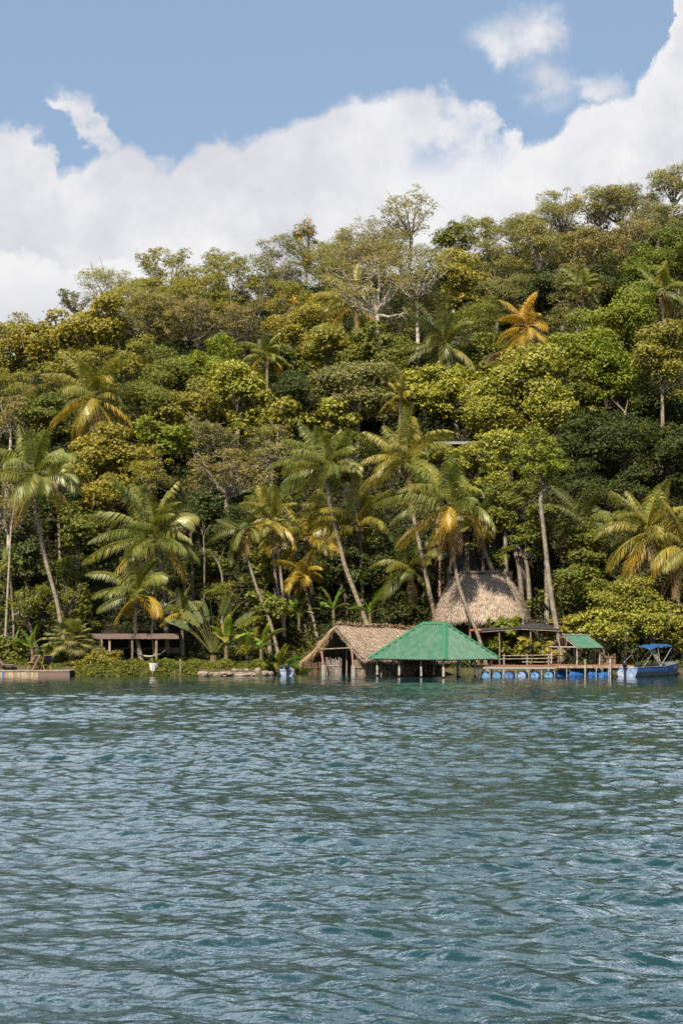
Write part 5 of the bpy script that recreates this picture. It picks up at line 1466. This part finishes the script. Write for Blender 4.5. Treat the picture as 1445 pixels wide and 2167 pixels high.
# ------------------------------------------------------------------ boats
def boat(px, Y, ang, L, B, label, hgt_=.55, cat='motor boat', bimini=False, beam_col='boat_blue'):
    """stern at (px, Y), bow pointing along ang; built straight in world space"""
    f_ = np.array([math.cos(ang), math.sin(ang), 0]); s_ = np.array([-math.sin(ang), math.cos(ang), 0])
    o = np.array([xat(px, Y), Y, 0])
    root = thing('motor_boat', label, cat, o + f_ * L / 2)
    n = 13
    st = np.linspace(0, 1, n)
    half = B / 2 * np.interp(st, [0, .3, .6, .8, .93, 1], [.88, 1, .95, .70, .33, .03])
    sheer = hgt_ * np.interp(st, [0, .5, 1], [1.0, 1.08, 1.5])
    keel = np.interp(st, [0, .7, .92, 1], [-.22, -.24, -.05, .30 * hgt_])
    def ring(i, kh, kz, inn=0.0):
        return o + f_ * L * st[i] * (1 - inn * .02) + s_ * half[i] * kh
    lev = [(1.0, 1.0), (.97, .72), (.93, .50), (.80, .12), (.45, -.3)]
    V, rows = [], []
    for i in range(n):
        row = []
        for sg in (1, -1):
            for kh, kz in (lev if sg > 0 else lev[::-1]):
                z = sheer[i] * kz if kz > 0 else keel[i] * (-kz / .3)
                z = max(z, keel[i])
                flare = 1 if kz >= 1 else 1
                row.append(o + f_ * (L * st[i] + (0.12 * kz * st[i] ** 3)) + s_ * half[i] * kh * sg + [0, 0, z])
            if sg > 0: row.append(o + f_ * L * st[i] + [0, 0, keel[i]])
        rows.append(row)
    m_ = len(rows[0])
    V = np.array(rows).reshape(-1, 3)
    up_f, mid_f, low_f, tr_f = [], [], [], []
    for i in range(n - 1):
        for j in range(m_ - 1):
            q = [i * m_ + j, i * m_ + j + 1, (i + 1) * m_ + j + 1, (i + 1) * m_ + j]
            (up_f if j in (0, 1, m_ - 2, m_ - 3) else low_f).append(q)
    mb = MB(); mb.add(V, up_f); mb.build('hull', M['boat_blue'], root)
    mb = MB(); mb.add(V, low_f); mb.build('lower_hull', M['boat_grey'], root)
    # inside skin and floor
    Vi = V.copy(); mb = MB(); c0 = V.reshape(n, m_, 3).mean(1, keepdims=True)
    Vi = (V.reshape(n, m_, 3) * .97 + c0 * .03); Vi[:, :, 2] += .01; mb.add(Vi.reshape(-1, 3), [q[::-1] for q in up_f + low_f]); mb.build('inner_hull', M['boat_grey'], root)
    mb = MB()
    for sg in (0, m_ - 1):
        mb.tube(V.reshape(n, m_, 3)[:, sg] + [0, 0, .01], .03, 6)
    mb.build('gunwale', M['boat_grey'], root)
    # transom with a lowered notch for the motor
    tv = V.reshape(n, m_, 3)[0] - f_ * .01
    mb = MB(); cc = tv.mean(0)
    for j in range(m_ - 1):
        mb.add([cc, tv[j], tv[j + 1], tv[j + 1] - f_ * 0], [[0, 1, 2, 2]])
    tp_ = [tv[0], tv[-1]]
    mb.add([tv[0], cc, tv[-1], tv[-1]], [[0, 1, 2, 2]])
    tt_ = mb
    tt_.build('transom', M['boat_white'], root)
    mb = MB(); mb.beam(tv[0] - f_ * .02, tv[0] + (tv[-1] - tv[0]) * .36 - f_ * .02, .05, .1); mb.beam(tv[0] + (tv[-1] - tv[0]) * .64 - f_ * .02, tv[-1] - f_ * .02, .05, .1); mb.build('transom_rail', M['boat_white'], root)
    for st_ in (.3, .55, .75):
        mb = MB(); p = o + f_ * L * st_ + [0, 0, hgt_ * .72]; hb = np.interp(st_, st, half) * .93; mb.beam(p - s_ * hb, p + s_ * hb, .26, .04); mb.build('bench', M['boat_white'], root)
    # outboard motor
    mo = o - f_ * .20
    mb = MB()
    hood = [(.30, .02), (.34, .13), (.48, .17), (.66, .16), (.76, .10), (.79, .02)]
    mb.tube([mo + [0, 0, hgt_ - .30 + a_] for a_, r_ in hood], [r_ for a_, r_ in hood], 10); mb.build('motor_cowl', M['black_plastic'], root, smooth=True)
    mb = MB(); mb.tube([mo + [0, 0, hgt_ + .02], mo + [0, 0, -.35]], [.075, .05], 8); mb.box(mo + f_ * .1 + [0, 0, hgt_ - .06], (.2, .14, .14), ang); mb.build('motor_leg', M['black_plastic'], root)
    if bimini:
        zc = at(1370, 1372, Y + 2.2)[2]
        cpt = o + f_ * L * .40 + [0.2, 0, zc]
        nn_ = 9; mm = 7; Vb = []
        for i in range(nn_):
            for j in range(mm):
                a_ = i / (nn_ - 1) * 2 - 1; b2 = j / (mm - 1) * 2 - 1
                zz = .16 * (1 - b2 * b2) + .10 * (1 - a_ * a_) + (-.05 * math.cos(a_ * 9)) + .02 * math.sin(b2 * 8 + a_ * 5)
                Vb.append(cpt + f_ * a_ * 1.35 + s_ * b2 * .85 + np.array([0, 0, zz + .10 * a_]))
        fb = [[i * mm + j, i * mm + j + 1, (i + 1) * mm + j + 1, (i + 1) * mm + j] for i in range(nn_ - 1) for j in range(mm - 1)]
        mb = MB(); mb.add(Vb, fb); mb.add(np.array(Vb) - [0, 0, .015], [q[::-1] for q in fb]); mb.build('awning', M['canvas_blue'], root)
        for sg in (-1, 1):
            piv = o + f_ * L * .42 + s_ * B / 2 * sg * .95 + [0, 0, hgt_ * 1.05]
            for a_ in (-1.0, -.2, .95):
                pole(root, piv, cpt + f_ * a_ * 1.28 + s_ * sg * .80 + [0, 0, .02], .022, 'steel', 'awning_pole', 0)
            pole(root, o + f_ * .5 + s_ * B / 2 * sg * .95 + [0, 0, hgt_], cpt - f_ * .5 + s_ * sg * .7, .016, 'steel', 'awning_pole', 0)
        # little white squiggle painted on the bow
        row = V.reshape(n, m_, 3); mb = MB()
        jside = m_ - 2
        pts = []
        for q in range(14):
            t_ = .72 + .10 * q / 13; i_ = t_ * (n - 1); a0 = int(i_); fr = i_ - a0
            up_p = row[a0][-1] * (1 - fr) + row[a0 + 1][-1] * fr; dn_p = row[a0][-3] * (1 - fr) + row[a0 + 1][-3] * fr
            kk = .5 + .22 * math.sin(q * 1.9)
            pts.append(up_p * kk + dn_p * (1 - kk) - s_ * .012)
        mb.tube(pts, .010, 4); mb.build('painted_squiggle', M['white_paint'], root)
    return root


boat(1325, 93.5, R(42), 5.7, 2.0, 'blue and grey motor boat under a blue canvas awning beside the dock', .62, bimini=True)
boat(607, 95.2, R(97), 2.6, 1.05, 'small blue boat with a black outboard tucked in beside the thatch', .42)

# ------------------------------------------------------------------ left bank: deck, chairs, low shelter
zd = at(80, 1419, 93.7)[2]
xa, xb = xat(-60, 93.7), xat(147, 93.7)
root = thing('low_deck', 'low reed faced deck at the left edge of the lake', 'dock', ((xa + xb) / 2, 94.7, 0))
mb = MB()
for y_ in np.arange(93.7, 96.2, .13): mb.box(((xa + xb) / 2, y_ + .06, zd - .02), (xb - xa, .115, .04))
mb.build('deck_boards', M['wood'], root)
for a_, b_, m_ in ((xa, xat(6, 93.7), 'reed'), (xat(9, 93.7), xat(80, 93.7), 'reed'), (xat(81, 93.7), xb, 'pink_reed')):
    mb = MB()
    for x in np.arange(a_, b_, .05): mb.box((x + .025, 93.64 + random.uniform(-.008, .008), zd / 2 - .1), (.042, .03, zd + .1))
    mb.build('reed_panel', M[m_], root)
mb = MB(); mb.box((xb - .02, 94.9, zd / 2 - .1), (.04, 2.5, zd + .1)); mb.build('side_panel', M['dark_wood'], root)
mb = MB(); mb.box((xat(7.5, 93.7), 93.62, zd / 2 - .1), (.09, .06, zd + .1)); mb.build('corner_post', M['boat_blue'], root)
mb = MB(); mb.box(((xa + xb) / 2, 93.60, zd - .03), (xb - xa, .04, .05)); mb.build('edge_strip', M['wood'], root)

for px, Yc, lb, flip in ((72, 95.3, 'left folding deck chair with black sling on the low deck', 1), (99, 95.1, 'right folding deck chair with black sling on the low deck', -1)):
    x = xat(px, Yc); rt = thing('deck_chair', lb, 'deck chair', (x, Yc, zd), 'deck chairs on the low deck')
    lean = .34 * flip
    for sy in (-.26, .26):
        mb = MB(); mb.beam([x - lean, Yc + sy, zd], [x + lean, Yc + sy, zd + .98], .04, .045); mb.build('frame', M['chair_wood'], rt)
        mb = MB(); mb.beam([x + lean * .9, Yc + sy * .85, zd], [x - lean * .75, Yc + sy * .85, zd + .50], .035, .04); mb.build('leg', M['chair_wood'], rt)
    for z_, xx in ((.98, lean), (.50, -lean * .75)):
        mb = MB(); mb.beam([x + xx, Yc - .28, zd + z_], [x + xx, Yc + .28, zd + z_], .04, .04); mb.build('crossbar', M['chair_wood'], rt)
    s = np.linspace(0, 1, 9); V = []
    for q in s:
        xx = x + lean * (1 - q) - lean * .75 * q; zz = zd + .98 * (1 - q) + .5 * q - .33 * math.sin(q * math.pi)
        V += [[xx, Yc - .24, zz], [xx, Yc + .24, zz]]
    mb = MB(); mb.add(V, [[2 * i, 2 * i + 1, 2 * i + 3, 2 * i + 2] for i in range(8)]); mb.add(np.array(V) - [0.012, 0, .012], [[2 * i + 2, 2 * i + 3, 2 * i + 1, 2 * i] for i in range(8)])
    mb.build('sling', M['dark_fabric'], rt)
    rt.rotation_euler = (0, 0, R(52 if flip > 0 else 120))
xl = xat(8, 95.2)
rt = thing('sun_lounger', 'pinkish sun lounger at the left edge of the low deck', 'sun lounger', (xl, 95.2, zd))
for sy in (-.28, .28):
    mb = MB(); mb.beam([xl - 1.0, 95.2 + sy, zd + .30], [xl + .75, 95.2 + sy, zd + .30], .05, .05); mb.build('frame', M['dark_wood'], rt)
    for xx in (-.8, .55):
        mb = MB(); mb.beam([xl + xx, 95.2 + sy, zd], [xl + xx, 95.2 + sy, zd + .3], .045, .045); mb.build('leg', M['dark_wood'], rt)
mb = MB(); mb.beam([xl + .0, 95.2, zd + .34], [xl + .75, 95.2, zd + .34], .54, .06); mb.build('seat', M['pink_fabric'], rt)
mb = MB(); mb.beam([xl + .0, 95.2, zd + .36], [xl - .42, 95.2, zd + .86], .54, .06); mb.build('backrest', M['pink_fabric'], rt)

# low shelter
Ys = 98.0
sx0, sx1 = xat(196, Ys), xat(378, Ys); zt2 = at(280, 1341, Ys)[2]
gz = g1((sx0 + sx1) / 2, Ys + 1)
root = thing('low_shelter', 'low flat roofed shelter with a striped bamboo edge behind the bank', 'shelter', ((sx0 + sx1) / 2, Ys + 1.5, gz))
mb = MB(); mb.box(((sx0 + sx1) / 2, Ys + 1.7, zt2 - .03), (sx1 - sx0, 3.4, .08)); mb.build('roof', M['dark_wood'], root)
mb = MB()
for x in np.arange(sx0, sx1, .05): mb.box((x + .025, Ys - .04 + random.uniform(-.01, .01), zt2 - .18 + random.uniform(-.015, .015)), (.042, .03, .36))
mb.build('bamboo_fascia', M['pink_reed'], root)
for px in (232, 280, 331):
    x = xat(px, Ys); mb = MB(); mb.box((x, Ys + .12, (zt2 + gz) / 2 - .1), (.13, .13, zt2 - gz + .1)); mb.build('post', M['wood'], root)
for px in (200, 260, 320, 372):
    x = xat(px, Ys); mb = MB(); mb.box((x, Ys + 3.2, (zt2 + gz) / 2), (.13, .13, zt2 - gz)); mb.build('post', M['wood'], root)
mb = MB(); mb.box(((sx0 + sx1) / 2, Ys + 3.32, gz + .35), (sx1 - sx0, .3, 1.0)); mb.build('stone_wall', M['stone'], root)
mb = MB(); mb.box(((sx0 + sx1) / 2, Ys + 3.52, gz + 1.0), (sx1 - sx0, .05, 2.2)); mb.build('back_screen', M['dark_wood'], root)


def hammock(p0, p1, sag, w, label, m='fabric'):
    p0 = np.array(p0); p1 = np.array(p1)
    rt = thing('hammock', label, 'hammock', (p0 + p1) / 2 - [0, 0, sag], 'hammocks slung under the low shelter')
    n = 17; s = np.linspace(.14, .86, n); V = []
    for q in s:
        c = p0 + (p1 - p0) * q - [0, 0, sag * 4 * q * (1 - q)]
        ww = w * math.sin((q - .14) / .72 * math.pi) ** .6 + .02
        V += [c + [0, -ww / 2, .10 * ww], c + [0, 0, -.06], c + [0, ww / 2, .18 * ww]]
    f = [[3 * i + j, 3 * i + j + 1, 3 * i + j + 4, 3 * i + j + 3] for i in range(n - 1) for j in range(2)]
    mb = MB(); mb.add(V, f); mb.add(np.array(V) - [0, 0, .012], [q[::-1] for q in f]); mb.build('sling', M[m], rt)
    for a_, q in ((p0, .14), (p1, .86)):
        c = p0 + (p1 - p0) * q - [0, 0, sag * 4 * q * (1 - q)]
        mb = MB(); mb.tube([a_, (a_ + c) / 2, c], .012, 4); mb.build('rope', M['fabric'], rt)


hammock(at(196, 1368, 98.6), at(262, 1376, 98.5), .45, .8, 'pale hammock at the left end of the low shelter')
hammock(at(283, 1376, 98.5), at(352, 1374, 98.6), .55, .8, 'pale hammock between the right posts of the low shelter')

# white pot with plant
Yw = 95.8; xw = xat(326, Yw); zw = g1(xw, Yw) - .02
rt = thing('plant_pot', 'white pot holding a small leafy plant in front of the shelter', 'plant pot', (xw, Yw, zw))
mb = MB(); mb.tube([[xw, Yw, zw], [xw, Yw, zw + .25], [xw, Yw, zw + .5], [xw, Yw, zw + .54]], [.25, .29, .33, .34], 18, cap=True); mb.build('pot', M['white_pot'], rt, smooth=False)
mb = MB(); mb.tube([[xw, Yw, zw + .545], [xw, Yw, zw + .56]], .30, 14); mb.build('soil', M['earth'], rt)
rgq = np.random.default_rng(5)
for q in range(9):
    mb = MB(); paddle(mb, (xw, Yw, zw + .54), q * 2.4, 75 - 5 * q, .12, .35, .09, 50, rgq, .5); mb.build('leaf', M['banana'], rt, color=(0.14, 0.19, 0.03))

# ------------------------------------------------------------------ hillside buildings and garden walls
def wall(px0, px1, py0, py1, Y, m, name, label, cat='wall', th=.3, cap_=None):
    for Y in np.arange(99.5, 112, 0.25):
        b_ = at(px1, py1, Y)
        if b_[2] <= g1(b_[0], Y): break
    a = at(px0, py0, Y); b_ = at(px1, py1, Y)
    z0 = min(b_[2], g1((a[0] + b_[0]) / 2, Y)) - .3
    root = thing(name, label, cat, ((a[0] + b_[0]) / 2, Y, z0))
    mb = MB(); mb.box(((a[0] + b_[0]) / 2, Y, (a[2] + z0) / 2), (b_[0] - a[0], th, a[2] - z0)); mb.build('wall', M[m], root)
    mb = MB(); mb.box(((a[0] + b_[0]) / 2, Y, a[2] + .04), (b_[0] - a[0] + .1, th + .12, .08)); mb.build('coping', M[cap_ or m], root)


wall(357, 396, 1266, 1292, 101.0, 'plaster', 'garden_wall', 'streaked whitish wall showing behind the great feathery palm trunk')
wall(445, 492, 1228, 1262, 104.5, 'orange_plaster', 'garden_wall', 'orange brown wall half hidden above the traveller palm')
wall(585, 655, 1262, 1300, 103.0, 'stone', 'garden_wall', 'pale stone terrace wall behind the banana plants')

# cabin behind the hut
Yc = 106.0
a = at(940, 1125, Yc); b_ = at(1160, 1240, Yc); gz = g1((a[0] + b_[0]) / 2, Yc) - .4
root = thing('hillside_cabin', 'dark wooden cabin with a terrace behind the thatched hut', 'house', ((a[0] + b_[0]) / 2, Yc + 2, gz))
mb = MB(); mb.box(((a[0] + b_[0]) / 2, Yc + 2, (a[2] + gz) / 2), (b_[0] - a[0], 4, a[2] - gz)); mb.build('wall', M['dark_wood'], root)
for p0, p1 in ((952, 985), (990, 1020), (1035, 1065)):
    p = at(p0, 1132, Yc); q = at(p1, 1212, Yc); mb = MB(); mb.box(((p[0] + q[0]) / 2, Yc - .02, (p[2] + q[2]) / 2), (q[0] - p[0], .06, p[2] - q[2])); w_ = mb.build('window', M['glass'], root)
    mb = MB()
    for x in (p[0], q[0]): mb.box((x, Yc - .05, (p[2] + q[2]) / 2), (.09, .1, p[2] - q[2] + .1))
    for z in (p[2], q[2]): mb.box(((p[0] + q[0]) / 2, Yc - .053, z), (q[0] - p[0] + .08, .1, .09))
    mb.build('window_frame', M['wood'], root)
for py, m_ in ((1107, 'white_post'), (1098, 'reed'), (1079, 'flesh_wood')):
    p = at(925, py, Yc - 1.2); q = at(1065, py, Yc - 1.2); mb = MB(); mb.beam(p, q, .1, .12 if py == 1107 else .07); mb.build('rail' if py != 1107 else 'terrace_edge', M[m_], root)
for px in np.arange(930, 1066, 12):
    p = at(px, 1079, Yc - 1.2); mb = MB(); mb.beam(p, at(px + 9, 1098, Yc - 1.2), .04, .04); mb.build('baluster', M['flesh_wood'], root)
for px in (1022, 930, 1100):
    p = at(px, 1107, Yc - 1.2); pole(root, [p[0], p[1], g1(p[0], p[1]) - .3], p, .09, 'flesh_wood', 'post', 0)
p = at(925, 1108, Yc); q = at(1165, 1108, Yc); mb = MB(); mb.box(((p[0] + q[0]) / 2, Yc + 1.3, p[2]), (q[0] - p[0], 5.2, .12)); mb.build('terrace_floor', M['dark_wood'], root)
p = at(1050, 1082, Yc); q = at(1110, 1089, Yc); mb = MB(); V = [p + [0, -1.0, 0], q + [0, -1.0, 0], q + [0, 2.2, .9], p + [0, 2.2, .9]]; V += [v_ - [0, 0, .1] for v_ in V]
mb.add(V, [[0, 1, 2, 3], [7, 6, 5, 4], [0, 4, 5, 1], [1, 5, 6, 2], [2, 6, 7, 3], [3, 7, 4, 0]]); mb.build('eave_roof', M['dark_wood'], root)

# upper house with thin grey roof
Yu = 112.0
a = at(915, 934, Yu); b_ = at(1095, 934, Yu); gz = g1((a[0] + b_[0]) / 2, Yu) - .5
root = thing('upper_house', 'house with a thin grey metal roof edge high among the yellow green trees', 'house', ((a[0] + b_[0]) / 2, Yu + 2, gz))
corrugated(root, np.array([a[0], Yu - .7, a[2] - .1]), np.array([1.0, 0, 0]), np.array([0, 1.0, 0]), b_[0] - a[0], 5, .25, 0, 0, 'roof_sheet', 'tin', .25, .03)
mb = MB(); mb.box(((a[0] + b_[0]) / 2, Yu - .72, a[2] - .2), (b_[0] - a[0], .06, .22)); mb.build('fascia', M['concrete'], root)
mb = MB(); mb.box(((a[0] + b_[0]) / 2, Yu + 2, (a[2] + gz) / 2 - .15), (b_[0] - a[0] - .8, 4.2, a[2] - gz - .3)); mb.build('wall', M['dark_wood'], root)
for px in (950, 1000, 1050):
    p = at(px, 950, Yu); mb = MB(); mb.box((p[0], Yu - .12, p[2] - .6), (1.1, .06, 1.1)); mb.build('window', M['glass'], root)
